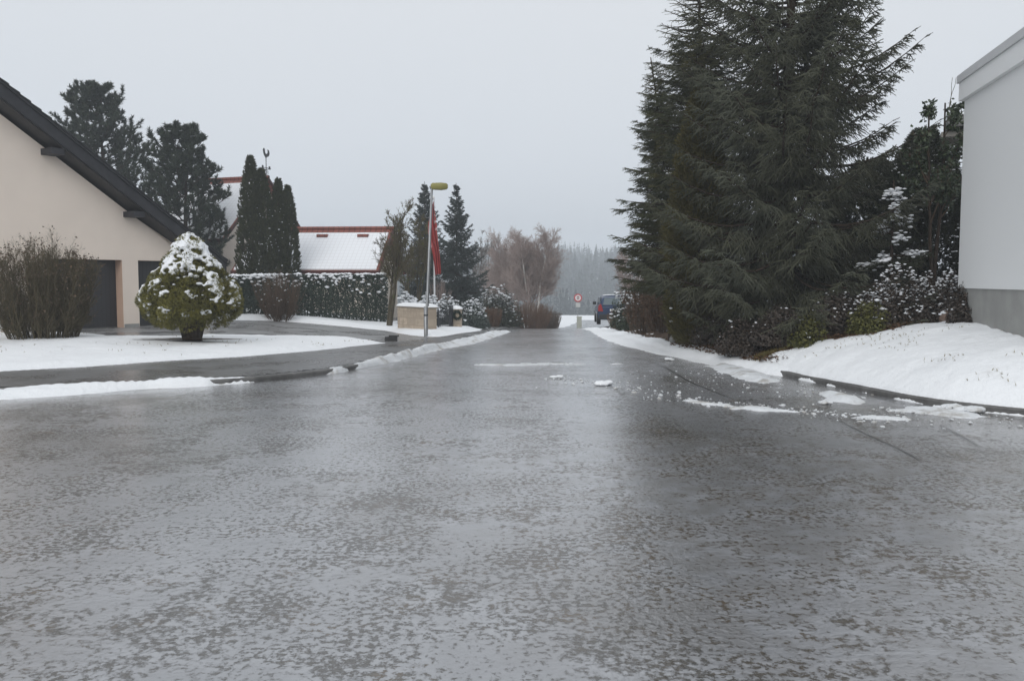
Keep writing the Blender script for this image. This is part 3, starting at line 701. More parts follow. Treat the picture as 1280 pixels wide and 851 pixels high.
rm = sc_.modifiers.new('fuse', 'REMESH'); rm.mode = 'VOXEL'; rm.voxel_size = .022; rm.use_smooth_shade = True
smo = sc_.modifiers.new('settle', 'SMOOTH'); smo.factor = .5; smo.iterations = 4
print('plants A', len(bpy.data.objects))

# ---- shrubs and bare trees where they stand
h2 = hit(55, 426); p = np.array([*h2, gz(*h2) + .05]); Hs = at(55, 297, h2[1])[2] - p[2]
twiggy('bare_shrub', 'large clipped olive-brown leafless shrub in the snow at the left edge, before a garage door', 'shrub', p, 1.22, Hs, TWIG_O, n=190, n2=18, n3=6, r=.010, spread=.93, round_=.66, leaf=TWIG_B, nleaf=5200, lsize=.055, base=.55)
h2 = hit(350, 401); p = np.array([*h2, gz(*h2)]); Hs = at(350, 339, h2[1])[2] - p[2]
twiggy('bare_shrub', 'round leafless brown bush standing in front of the dark snowy hedge', 'shrub', p, 1.05, Hs, TWIG_B, n=90, n2=10, n3=4, r=.012, spread=.95, round_=.6, snown=50, base=.3)
# long hedge
A_, B_ = hit(268, 399), hit(484, 408.5); A_ = A_ + [0, .5]; B_ = B_ + [0, .3]
ln = np.linalg.norm(B_ - A_); hz = gz(*((A_ + B_) / 2)); ux = (B_ - A_) / ln; un = np.array([-ux[1], ux[0]])
root = plant('hedge', 'long dark evergreen hedge with snow along its top, behind the driveway', 'hedge', (A_[0], A_[1], 0)); mb = MB()
n = 30000; a = rng.random(n) * ln; face = rng.random(n); dpt = np.where(face < .62, rng.uniform(0, .16, n), rng.uniform(0, 1.0, n)); topz = at(300, 347, A_[1])[2] * (1 - a / ln) + at(480, 345, B_[1])[2] * a / ln
topz = topz + .10 * fbm(a * .9, a * 0, 3) + .06 * fbm(a * 3, dpt * 2, 4)
z = np.where(face < .62, rng.random(n) ** .9, rng.uniform(.93, 1.02, n)); z0 = np.array([gz(*(A_ + ux * q)) for q in np.linspace(0, ln, 30)]); zb = np.interp(a, np.linspace(0, ln, 30), z0)
dpt = dpt + .10 * fbm(a * 1.6, z * 3, 6) + .12 * np.clip(z - .8, 0, 1)
Pz = zb + .03 + (topz - zb) * z; Q = np.stack([ux[0] * a + un[0] * dpt, ux[1] * a + un[1] * dpt, Pz], 1)
nn = np.where((face < .62)[:, None], [[-un[0], -un[1], .5]], [[0, 0, 1.]]) + rng.normal(0, .45, (n, 3))
HDG = foliage('hedge_leaves', (.012, .022, .016), (.036, .056, .038), .5, .35)
leaves(mb, Q, nn, .085, .55, 0)
kt = rng.choice(np.where(face >= .62)[0], 900); kf = rng.choice(np.where((face < .62) & (z > .62))[0], 260, p=None)
kf = kf[rng.random(len(kf)) < (z[kf] - .55) * 2]
w = vn(a[kt] * 1.5, dpt[kt] * 3, 5); kt = kt[w > .38]
blobs(mb, Q[kt] + [[0, 0, .03]], rng.uniform(.05, .12, len(kt)), .5, 1); blobs(mb, Q[kf] - np.r_[un, 0] * .04, rng.uniform(.035, .085, len(kf)), .55, 1)
mb.build('foliage', [HDG, SNOWB], root)
na = 40; aa = np.linspace(.2, ln - .2, na); base = np.stack([ux[0] * aa + un[0] * .5, ux[1] * aa + un[1] * .5, np.interp(aa, np.linspace(0, ln, 30), z0)], 1)
st = np.stack([base - [[0, 0, .05]], base + np.c_[rng.normal(0, .12, (na, 2)), np.full(na, .9)], base + np.c_[rng.normal(0, .2, (na, 2)), np.full(na, 1.5)]], 1)
MB().tubes(st, np.tile([[.03, .02, .01]], (na, 1)), 5).build('stems', BARK, root)

MOSS = foliage('moss', (.07, .075, .02), (.13, .125, .04))
h2 = hit(486, 411); p = np.array([*h2, gz(*h2)]); Hs = at(500, 238, h2[1])[2] - p[2]
bare_tree('bare_tree', 'small leafless tree with a leaning mossy trunk at the end of the hedge', p, Hs, 1.45, BARK_G, TWIG_O, stems=3, lv=(13, 8, 6), ang=(25, 58), up=.25, tr=.085, lean=(.45, 0), fork=.18, moss=MOSS, nmoss=260, lf=(.7, 1.2), tw=1.6, lo=.38)
p, Hs = spot(519, 38, 262)
bare_tree('bare_tree', 'mossy olive thicket-like tree just behind the lamp post and the garden wall', p, Hs, 1.5, BARK_G, TWIG_O, stems=5, lv=(11, 8, 7), ang=(22, 55), up=.25, tr=.05, fork=.5, moss=MOSS, nmoss=1300, lf=(.5, .9), tw=2.2)
p, Hs = spot(549, 41, 345)
twiggy('bare_shrub', 'reddish-brown leafless shrub below the red flag', 'shrub', p, .95, Hs, TWIG_R, n=60, n2=9, n3=4, r=.012)
for px, Y, tp, r_, l_ in ((513, 32.6, 359, .55, 'snow-laden low evergreen behind the garden wall, left of the lamp post'), (540, 33.5, 357, .62, 'snow-laden low evergreen behind the garden wall, right of the lamp post')):
    p, Hs = spot(px, Y, tp)
    leafy('garden_conifer', l_, 'shrub', p, (r_, r_), Hs, 2600, .08, [HDG, SNOWB], snown=170, srad=(.05, .11), lumps=11)
p, Hs = spot(587, 35.5, 362)
SILV = foliage('grey_green_leaves', (.030, .045, .038), (.085, .105, .09), .5, .3)
leafy('evergreen_bush', 'grey-green evergreen bush powdered with snow, right of the gate pillar', 'shrub', p, (.85, .85), Hs, 6500, .09, [SILV, SNOWB], snown=330, srad=(.03, .07), lumps=20)
p, Hs = spot(560, 37, 362)
leafy('evergreen_bush', 'grey-green snowy evergreen bush behind the iron gate', 'shrub', p, (.85, .8), Hs, 4500, .09, [SILV, SNOWB], snown=300, srad=(.03, .08), lumps=20)
p, Hs = spot(623, 46, 351)
leafy('dark_bush', 'big dark snow-flecked bush at the left roadside beyond the gate', 'shrub', p, (1.30, 1.2), Hs, 6500, .12, [YEW, SNOWB], snown=170, srad=(.05, .10), lumps=22, asp=.5)
RUST = foliage('rust_twigs', (.11, .062, .036), (.19, .115, .07))
for px, Y, tp, r_, l_ in ((609, 44, 384, .8, 'low rust-brown scrub at the foot of the dark roadside bush'), (662, 52, 377, 1.5, 'broad reddish-brown scrub below the white birch'), (684, 55, 388, .95, 'outermost reddish-brown scrub beside the far snowfield')):
    p, Hs = spot(px, Y, tp)
    twiggy('scrub', l_, 'shrub', p, r_, Hs, RUST if px < 680 else TWIG_B, n=150, n2=12, n3=4, r=.018, spread=1.0, round_=.5, base=.7, group='rust-brown scrub by the road')
p, Hs = spot(668, 63, 282)
bare_tree('birch_tree', 'pale-trunked birch with several leaning stems and a hazy pinkish crown', p, Hs, 2.4, BARK_W, TWIG_R, stems=5, lv=(32, 14, 8), ang=(34, 66), up=.22, droop=.12, tr=.13, fork=.50, cat='birch tree', lf=(.75, 1.4), tw=1.8, lo=.25)
p, Hs = spot(641, 66, 288)
bare_tree('birch_tree', 'brownish birch crowding the left side of the pale-trunked birch', p, Hs, 2.4, BARK_W, TWIG_R, stems=4, lv=(32, 14, 8), ang=(34, 66), up=.22, droop=.12, tr=.10, fork=.50, cat='birch tree', lf=(.75, 1.4), tw=1.8, lo=.25)
for px, tp, l_ in ((607, 276, 'tall thin leafless tree, the nearest to the dark spruces'), (622, 281, 'tall thin leafless tree between the bare trees and the birches'), (595, 297, 'lower leafless tree half behind the dark spruce')):
    p, Hs = spot(px, 72 + (px % 7), tp)
    bare_tree('bare_tree', l_, p, Hs, 1.6, BARK, TWIG_G, stems=2, lv=(18, 9, 6), ang=(28, 58), up=.28, tr=.08, fork=.3, group='tall bare trees beyond the gate', lf=(.7, 1.3), tw=2.0)
p, Hs = spot(790, 60, 312)
bare_tree('bare_tree', 'hazy leafless tree seen past the parked car, behind the right-hand shrubs', p, Hs, 2.6, BARK, TWIG_R, stems=4, lv=(13, 9, 7), ang=(15, 45), up=.25, tr=.09, fork=.6, lf=(.5, .9), tw=3.0)

# right bank
COT = foliage('dark_cotoneaster_leaves', (.024, .017, .013), (.068, .050, .036), .45, .45)
GRN = foliage('dark_green_leaves', (.014, .024, .012), (.045, .062, .028), .45, .4)
BRN = foliage('dead_brown_leaves', (.070, .040, .022), (.15, .09, .055), .7, .2)
YGR = foliage('yellow_green_leaves', (.05, .055, .015), (.115, .11, .03), .6, .25)
def bush(px, Y, tp, rx, ry, n, size, mats, label, name='bush', **k):
    p, Hs = spot(px, Y, tp); return leafy(name, label, 'shrub', p, (rx, ry), Hs, int(n * 1.25), size, mats, **k)
bush(787, 31, 348, .75, .75, 4200, .09, [GRN, SNOWB], 'dark green snow-covered bush nearest the parked car', snown=260, srad=(.03, .075))
p, Hs = spot(810, 33, 318)
twiggy('bare_shrub', 'upright shrub of snow-dusted bare twigs under the cedar', 'shrub', p, .9, Hs, TWIG_G, n=60, n2=9, n3=4, r=.012, snown=420, spread=1)
p, Hs = spot(772, 34, 384)
twiggy('bare_shrub', 'small rust-brown shrub covering the back corner of the parked car', 'shrub', p, .5, Hs, RUST, n=60, n2=9, n3=4, r=.012, spread=1)
for px, Y, tp, r_, l_ in ((806, 26.5, 352, .72, 'tall brown withered shrub at the road edge, left of the pale stone'), (833, 24, 362, .72, 'brown withered shrub in the middle of the roadside row'), (862, 21.5, 380, .60, 'low brown withered shrub under the olive cypress')):
    p, Hs = spot(px, Y, tp)
    twiggy('withered_shrub', l_, 'shrub', p, r_, Hs, TWIG_B, n=80, n2=9, n3=4, r=.010, spread=1.0, round_=.55, base=.6, leaf=BRN, nleaf=2600, lsize=.075, group='withered brown shrubs along the right verge')
for i, (px, Y, tp, rx, ry, n, lab, kw) in enumerate([
    (893, 17.6, 383, .62, .55, 5200, 'small-leaved dark brown ground shrub at the kerb below the olive cypress', dict(snown=26)),
    (935, 15.8, 398, .62, .5, 5600, 'low dark brown cotoneaster nearest the road, at the front of the bed', dict(snown=26)),
    (985, 15.3, 380, .75, .55, 6200, 'dark brown cotoneaster below the big spruce', dict(snown=20)),
    (1055, 15.0, 352, .8, .55, 6500, 'dark brown mounded cotoneaster in front of the deep shade', dict(snown=140)),
    (1120, 14.9, 330, .85, .55, 7000, 'mounded cotoneaster with the most snow on its top', dict(snown=800)),
    (1172, 14.7, 322, .6, .5, 5500, 'dark cotoneaster snug beside the white wall, snow among its leaves', dict(snown=420)),
    (1207, 13.7, 352, .36, .42, 3800, 'ivy-like dark clump spilling over the corner of the grey plinth', dict(snown=24))]):
    bush(px, Y, tp, rx, ry, n, .055, [COT, SNOWB], lab, 'cotoneaster', group='cotoneasters on the right bank', srad=(.012, .034), leafup=.25, lumps=18, asp=.6, **kw)
for px, Y, tp, lab in ((1012, 14.6, 388, 'yellow-green low shrub between the dark cotoneasters, nearer the road'), (1085, 14.4, 365, 'yellow-green shrub in front of the snow-topped cotoneaster')):
    bush(px, Y, tp, .38, .34, 1500, .06, [YGR, SNOWB], lab, 'golden_shrub', snown=5, leafup=.2, group='yellow-green shrubs on the bank')
# trailing snowy spruce bough colour: a small firs' snow-laden branches in the shade
p, Hs = spot(1112, 15.9, 225)
conifer('young_fir', 'young fir with snow-laden level branches in front of the yews', p, Hs, 1.1, [YEW, SNOWB], lo=.45, ws=.34, nb=(4, 6), sec=.12, seclen=.34, hang=.15, tipup=-.15, rise=(.05, .2), K=9, nl=.03, nw=.011, tr=.05, snowp=.55, snn=(16, 30))
RHO = foliage('broad_dark_leaves', (.018, .030, .014), (.055, .075, .034), .4, .45)
p, Hs = spot(1160, 16.2, 88)
bare_tree('broadleaf_evergreen', 'spindly broad-leaved evergreen tree reaching above the yews by the white building', p, Hs, 1.0, BARK, TWIG_B, stems=2, lv=(9, 5, 3), ang=(25, 55), up=.25, tr=.06, fork=.25, moss=RHO, nmoss=3200, cat='small tree', lo=.35, tw=1.2)
# grass tussocks and the stone at the lawn's edge
STRAW = foliage('yellow_grass_blades', (.12, .10, .03), (.26, .21, .08))
gb = MB(); n = 5200
c = np.linspace(0, 1, 24); cpx = 1112 + 62 * c; cen = hits([(q, 404.5 - 4 * k_) for q, k_ in zip(cpx, c)])
k = rng.integers(0, 24, n); Q = cen[k] + rng.normal(0, .11, (n, 2)); P = np.c_[Q, g(Q[:, 0], Q[:, 1])]
needles(gb, P, nrm(np.c_[rng.normal(0, .6, (n, 2)), np.ones(n)]), np.full(n, .02), 2, .17, .012, 5, 50)
cen = hits([(1022 - 3.1 * q, 427 + .9 * q) for q in range(24)]); n = 2200; k = rng.integers(0, 24, n); Q = cen[k] + rng.normal(0, .07, (n, 2)); P = np.c_[Q, g(Q[:, 0], Q[:, 1])]
needles(gb, P, nrm(np.c_[rng.normal(0, .6, (n, 2)), np.ones(n)]), np.full(n, .02), 2, .09, .012, 5, 60)
nb_ = 900; q_ = rng.random((nb_, 2)); Q = np.c_[4.5 + 4 * q_[:, 0], 9.3 + 5 * q_[:, 1]]; sr_ = sR(Q[:, 0], Q[:, 1]); kq = (sr_ > .3) & inside(Q[:, 0], Q[:, 1], lawnR) & (vn(Q[:, 0] * 1.6, Q[:, 1] * 1.6, 31) > .60); Q = Q[kq]
needles(gb, np.c_[Q, g(Q[:, 0], Q[:, 1]) + .06], nrm(np.c_[rng.normal(0, .6, (len(Q), 2)), np.ones(len(Q))]), np.full(len(Q), .01), 3, .055, .007, 5, 50)
Q = np.c_[rng.uniform(-14, -3.5, 700), rng.uniform(13.5, 25, 700)]; Q = Q[inside(Q[:, 0], Q[:, 1], lawnL) & (vn(Q[:, 0] * 1.1, Q[:, 1] * 1.1, 33) > .62)]
needles(gb, np.c_[Q, g(Q[:, 0], Q[:, 1]) + .075], nrm(np.c_[rng.normal(0, .6, (len(Q), 2)), np.ones(len(Q))]), np.full(len(Q), .01), 3, .06, .008, 5, 50)
tag(gb.build('grass', STRAW), 'yellowed grass at the edge of the shrub bed', 'grass', kind='stuff')
STONE = plain('sandstone_boulder', (.20, .145, .115), .85, .4, 5, .2, bmp=.02)
def rock(name, label, px, py, r, fl, mat, cap=True, seed=1):
    h = hit(px, py); V = ICO2 * (1 + .35 * fbm(ICO2[:, 0] * 1.7 + seed, ICO2[:, 1] * 1.7 + ICO2[:, 2] * 2, seed, 3)[:, None]) * [r, r * .8, r * fl]
    o = tag(MB().add(V, ICO2F, smooth=True).build(name, mat, None, (h[0], h[1], gz(*h) + r * fl * .45)), label, 'stone')
    if cap:
        c = MB(); S = rng.normal(0, .35, (26, 2)) * r; blobs(c, np.c_[S, r * fl * (.95 - .9 * (S ** 2).sum(1) / r ** 2)], r * .24, .4, 0, False, .15); c.build('snow_cap', SNOWB, o)
rock('boulder', 'brown sandstone boulder with a snow cap at the foot of the white building corner', 1189, 403, .21, .72, STONE)
rock('boulder', 'pale grey stone among the withered roadside shrubs', 845, 428, .16, .9, plain('grey_stone', (.24, .24, .23), .85, .3, 6, .2, bmp=.02), False, 6)

# leaf litter and loose slush
lb = MB(); n = 2600; pts = smooth_line(hits([(845, 429), (880, 437), (925, 446), (960, 446), (1000, 435), (1050, 424), (1110, 412)]), 30)
k = rng.integers(0, len(pts), n); Q = pts[k] + rng.normal(0, .22, (n, 2)); ok = sR(Q[:, 0], Q[:, 1]) > .05; Q = Q[ok]
leaves(lb, np.c_[Q, g(Q[:, 0], Q[:, 1]) + .05], rng.normal(0, .4, (len(Q), 3)) + [[0, 0, 1]], .07, .7)
tag(lb.build('fallen_leaves', BRN), 'brown leaf litter along the front of the shrub bed', 'leaf litter', kind='stuff')
cb = MB(); cr_ = []
line = smooth_line(hits([(690, 471), (720, 476), (755, 481), (800, 489), (850, 499), (920, 507), (1000, 514), (1060, 521), (1150, 527)]), 40)
k = (len(line) * rng.random(430) ** .8).astype(int).clip(20, len(line) - 1); cr_.append(line[k] + rng.normal(0, 1, (430, 2)) * [[.16, .16]])
for (px, py, sx, sy, n) in ((835, 468, .5, .9, 22), (900, 470, .4, .6, 45), (1030, 495, .5, .4, 60), (1165, 515, .5, .2, 90), (1230, 527, .6, .3, 40), (780, 478, .6, .5, 30), (940, 483, .6, .4, 45)):
    cr_.append(hit(px, py) + rng.normal(0, 1, (n, 2)) * [[sx, sy]])
Q = np.concatenate(cr_); ok = (sR(Q[:, 0], Q[:, 1]) < -.02); Q = Q[ok]
blobs(cb, np.c_[Q, zr(Q[:, 1]) + .008], np.minimum(.003 + rng.gamma(1.3, .006, len(Q)), .036), .45, 0, False, .3)
tag(cb.build('slush_crumbs', MAT['slush']), 'loose crumbs of slush strewn across the iced road', 'slush', kind='stuff')
for px, py, r_, lab in ((756, 481.5, .14, 'brightest lump of snow on the iced road, in the lane ahead'), (698, 472.5, .085, 'small low scrap of snow on the ice left of the bright lump'), (834, 450.5, .11, 'rounded lump of snow at the mouth of the right gutter'), (1190, 512, .13, 'tallest dirty snow clod beside the right kerb'), (1216, 516, .14, 'last dirty snow clod towards the right before the kerb bends off'), (1030, 505, .08, 'small clod of slush between the two slush patches')):
    h = hit(px, py); cb = MB(); q = 16; S = rng.normal(0, .38, (q, 2)) * r_ * [[1.3, .7]]
    blobs(cb, np.c_[S, .2 * r_ * np.exp(-(S ** 2).sum(1) / r_ ** 2)], r_ * rng.uniform(.2, .6, q), .45, 0, True, .12)
    tag(cb.build('snow_lump', MAT['slush' if px > 1000 else 'snow'], None, (h[0], h[1], float(zr(h[1])) + .01)), lab, 'snow lump', 'lumps of snow on the road')
def ribbon(name, pts, w, mat, dz=.006):
    P = smooth_line(hits(pts), 12); T = nrm(np.gradient(P, axis=0)); Nn = np.stack([-T[:, 1], T[:, 0]], 1)
    w = w * (.6 + .8 * vn(P[:, 0] * 3, P[:, 1] * 3, 4))[:, None]
    z = zr(P[:, 1])[:, None] + dz + .024 * fbm(P[:, 0] / 3.1, P[:, 1] / 5, 3)[:, None]
    V = np.stack([np.c_[P - Nn * w / 2, z], np.c_[P + Nn * w / 2, z]], 1); i = np.arange(len(P) - 1) * 2
    return tag(MB().add(V, np.stack([i, i + 1, i + 3, i + 2], 1)).build(name, mat), kind='structure')
ribbon('gutter_joint', [(792, 446), (826, 457), (862, 477), (890, 489), (918, 500)], .018, MAT['seam'])
ribbon('gutter_joint', [(1050, 528), (1085, 545), (1120, 561), (1150, 577)], .014, MAT['seam'])
ribbon('gutter_joint', [(1175, 532), (1200, 545), (1225, 560)], .012, MAT['seam'])

# far wood on the valley's other side
WOOD = foliage('far_spruce_wood', (.014, .022, .018), (.040, .050, .042), .8, .1)
def wood(name, label, y0, y1, n, h0, h1, x0, x1):
    mb = MB(); Yv = rng.uniform(y0, y1, n); Xv = rng.uniform(x0, x1, n) * Yv; Zv = g(Xv, Yv) + fbm(Xv / 60, Yv / 60, 5) * sstep(90, 200, Yv) * 5; Hh = rng.uniform(h0, h1, n) * (.75 + .5 * vn(Xv / 14, Yv / 20, 9))
    K = 40; u = rng.random((n, K)) ** .8; az = rng.random((n, K)) * 6.28; rr = (1 - u) ** .8 * Hh[:, None] * .24 + .15
    c, s_ = np.cos(az), np.sin(az); b = np.stack([Xv[:, None] + 0 * u, Yv[:, None] + 0 * u, Zv[:, None] + Hh[:, None] * (u * .92 + .08)], -1)
    out = np.stack([c, s_, 0 * c], -1); sd = np.stack([-s_, c, 0 * c], -1); w = rr[..., None] * .55
    V = np.stack([b + out * rr[..., None] * rng.uniform(.7, 1.2, (n, K, 1)) - [0, 0, .9], b - sd * w, b + sd * w], 2)
    V2 = np.stack([b[:, 0] * [1, 1, 0] + np.c_[0 * Zv, 0 * Zv, Zv + Hh * 1.02][:, :], np.c_[Xv - .5, Yv, Zv], np.c_[Xv + .5, Yv, Zv]], 1)
    mb.add(V, np.arange(n * K * 3).reshape(-1, 3), 0, np.repeat(np.clip(rng.random(n) + rng.normal(0, .2, n), 0, 1), K * 3)); mb.add(V2, np.arange(n * 3).reshape(-1, 3), 0)
    tag(mb.build(name, WOOD), label, 'forest', kind='stuff')
wood('forest', 'hazy spruce forest on the lower slope across the valley', 215, 345, 1500, 13, 19, -.34, .42)
wood('forest', 'paler spruce forest along the skyline of the far hill', 350, 640, 3000, 10, 17, -.34, .42)
print('plants B', len(bpy.data.objects))

# ------------------------------------------------------------------ buildings
PLASTER = plain('cream_plaster', (.85, .745, .65), .85, .06, .7, .2, bmp=.003, dirt=(.35, .58, (.77, .675, .59)))
PEACH = plain('peach_reveal', (.60, .42, .32), .8, .08, 2, .2)
DARKW = plain('dark_stained_board', (.030, .030, .036), .55, .35, 5, .4)
SLATE = plain('dark_roof_tile', (.035, .035, .040), .6, .4, 6, .4)
METAL = plain('galvanised_steel', (.36, .37, .38), .45, .2, 5, .5, .7)
BLACKM = plain('black_iron', (.015, .017, .022), .45, .2, 5, .5)
WHITE = plain('white_paint', (.78, .78, .77), .6, .05, 3, .3)
CONC = plain('grey_plinth_render', (.36, .36, .345), .85, .18, 2, .2, bmp=.006)
def boards(name, c, c2, sc_, axis=0):
    m, nt, b = newmat(name); tc = N(nt, "ShaderNodeTexCoord"); sp = N(nt, "ShaderNodeSeparateXYZ"); nt.links.new(tc.outputs["Object"], sp.inputs[0])
    f = mth(nt, 'FRACT', mth(nt, 'MULTIPLY', sp.outputs[axis], sc_)); gr = mth(nt, 'LESS_THAN', f, .08)
    nt.links.new(mixc(nt, gr, c, c2), b.inputs["Base Color"]); b.inputs["Roughness"].default_value = .5
    bump(nt, b, mth(nt, 'SUBTRACT', 1, gr), .5, .01); return m
DOORM = boards('dark_garage_boards', (.030, .030, .034), (.010, .010, .012), 7.5)
def frame_mats(): pass

# --- house with the two garage doors
ang = R(58); P0 = np.array([*hit(125, 411), 0.0]); P0[2] = gz(P0[0], P0[1]); nv = np.array([math.sin(ang), -math.cos(ang), 0]); uv = np.array([math.cos(ang), math.sin(ang), 0])
def loc(px, py, w=0.):
    q = on_plane(px, py, P0 + nv * w, nv) - P0; return float(q @ uv), float(q[2])
h1 = thing('garage_house', 'cream gabled house with dark roof edge and two dark garage doors, at the left', 'house', tuple(P0), ang)
OV = .55
(ax_, az_), (bx_, bz_) = loc(0, 100, OV), loc(283, 326, OV); m = (bz_ - az_) / (bx_ - ax_)
uR = ax_ - 2.2; zR = az_ + m * (uR - ax_); e1 = bx_; e0 = 2 * uR - e1
roofz = lambda u: zR + m * abs(u - uR)
fas = .50; top_w = lambda u: roofz(u) - fas - .06      # wall meets the soffit under the verge
d1a, d1b = loc(60, 380)[0], loc(154, 380)[0]; d2a = loc(174, 380)[0]; d2b = d2a + (d1b - d1a)
dz_ = loc(125, 324.5)[1]; uW1 = max(loc(262, 380)[0], d2b + .35); uW1 = min(uW1, e1 - .25); d2b = min(d2b, uW1 - .3); uW0 = 2 * uR - uW1; DEP = 11.0
w = MB()
cuts = [uW0, uR, d1a, d1b, d2a, d2b, uW1]; cuts = sorted(cuts)
for a, b in zip(cuts[:-1], cuts[1:]):
    isd = (abs(a - d1a) < 1e-6) or (abs(a - d2a) < 1e-6); z0 = dz_ if isd else -.15
    w.poly([(a, 0, z0), (b, 0, z0), (b, 0, top_w(b)), (a, 0, top_w(a))])
w.poly([(uW0, DEP, -.15), (uW0, 0, -.15), (uW0, 0, top_w(uW0)), (uW0, DEP, top_w(uW0))]); w.poly([(uW1, 0, -.15), (uW1, DEP, -.15), (uW1, DEP, top_w(uW1)), (uW1, 0, top_w(uW1))])
w.poly([(uW1, DEP, -.15), (uW0, DEP, -.15), (uW0, DEP, top_w(uW0)), (uR, DEP, top_w(uR)), (uW1, DEP, top_w(uW1))])
w.build('wall', PLASTER, h1)
for a, b in ((d1a, d1b), (d2a, d2b)):
    s = MB().poly([(a, 0, -.15), (a, .34, -.15), (a, .34, dz_), (a, 0, dz_)]).poly([(b, .34, -.15), (b, 0, -.15), (b, 0, dz_), (b, .34, dz_)]).poly([(a, 0, dz_), (a, .34, dz_), (b, .34, dz_), (b, 0, dz_)])
    s.build('door_reveal', PEACH, h1)
    dr = MB().box(a + .002, b - .002, .31, .36, .02, dz_ - .002).build('garage_door', DOORM, h1)
    hx = loc(112, 380)[0] if a == d1a else (a + b) / 2
    hb = MB().box(hx - .02, hx + .02, .27, .309, .55, .95).box(hx - .09, hx + .09, .26, .309, .50, .55); hb.build('handle', METAL, dr)
    MB().box(a, b, .30, .42, -.1, .018).build('threshold', MAT['kerb'], h1)
def slab(u0, u1, y0, y1, th, off=0.):
    return [(u0, roofz(u0) + off), (u1, roofz(u1) + off), (u1, roofz(u1) + off - th), (u0, roofz(u0) + off - th)]
rf = MB(); sn = MB(); bb = MB(); so = MB()
for u0, u1 in ((e0, uR), (uR, e1)):
    rf.prism(slab(u0, u1, 0, 0, .07), 'y', -OV - .04, DEP + .4); bb.prism(slab(u0, u1, 0, 0, .34, -.072), 'y', -OV, -OV + .05)
    so.prism(slab(u0, u1, 0, 0, .05, -.40), 'y', -OV + .052, DEP + .3)
# overlapping tile ends step along the verge
nT = 34
for i in range(nT):
    for sg in (-1, 1):
        u0 = uR + sg * (e1 - uR) * i / nT; u1 = uR + sg * (e1 - uR) * (i + 1.08) / nT; ua, ub = sorted((u0, u1)); dz0 = .055 if sg < 0 else .012; dz1 = .012 if sg < 0 else .055
        rf.prism([(ua, roofz(ua) + dz0), (ub, roofz(ub) + dz1), (ub, roofz(ub) + .002), (ua, roofz(ua) + .002)], 'y', -OV - .07, -OV + .35)
r_ = rf.build('roof', SLATE, h1); bb.build('bargeboard', DARKW, h1); so.build('soffit', plain('soffit_board', (.045, .042, .042), .6, .3, 4, .3), h1)
for u0, u1 in ((e0 + .05, uR), (uR, e1 - .03)): sn.prism([(u0, roofz(u0) + .09), (u1, roofz(u1) + .09), (u1, roofz(u1) + .058), (u0, roofz(u0) + .058)], 'y', -OV + .10, DEP + .3)
sn.build('snow_cover', MAT['snow'], r_)
for px, py in ((66, 179), (168, 256)):
    u, z = loc(px, py, .3); zt = roofz(u) - .42
    MB().box(u - .16, u + .20, -OV + .06, .3, min(z - .16, zt - .3), zt - .14).build('purlin', DARKW, h1)
MB().box(d1b + .02, d2a - .02, -.012, .0, -.1, .10).build('plinth', CONC, h1)

# --- red-tiled roofs
def tiles(name, c, c2, gx, gy, snowy=None):
    m, nt, b = newmat(name); tc = N(nt, "ShaderNodeTexCoord"); tc.name = 'tc'; sp = N(nt, "ShaderNodeSeparateXYZ"); nt.links.new(tc.outputs["Object"], sp.inputs[0])
    fx = mth(nt, 'FRACT', mth(nt, 'MULTIPLY', sp.outputs[1], gx)); fy = mth(nt, 'FRACT', mth(nt, 'MULTIPLY', sp.outputs[2], gy))
    line = mth(nt, 'MAXIMUM', mth(nt, 'LESS_THAN', fx, .15), mth(nt, 'LESS_THAN', fy, .15))
    fac = line
    if snowy: fac = mth(nt, 'MULTIPLY', line, mth(nt, 'ADD', snowy, mth(nt, 'MULTIPLY', noise(nt, 1.5, 4), .35)))
    base = mixc(nt, ramp01(nt, noise(nt, 4, 4), .35, .65), c, tuple(v * .8 for v in c)) if not snowy else c
    nt.links.new(mixc(nt, fac, base, c2), b.inputs["Base Color"]); b.inputs["Roughness"].default_value = .7
    bump(nt, b, mth(nt, 'SUBTRACT', 1, line), .5, .03 if not snowy else .012); return m
RED = tiles('red_roof_tiles', (.25, .075, .050), (.10, .030, .022), 4.0, 5.0)
SNOWT = tiles('thin_snow_on_tiles', (.82, .84, .87), (.58, .56, .57), 5.0, 7.0, .16)
WINE = plain('dark_red_board', (.075, .022, .020), .6, .3, 4, .3)
GLASS = plain('dark_window_glass', (.02, .023, .027), .12, .2, 2, .6)

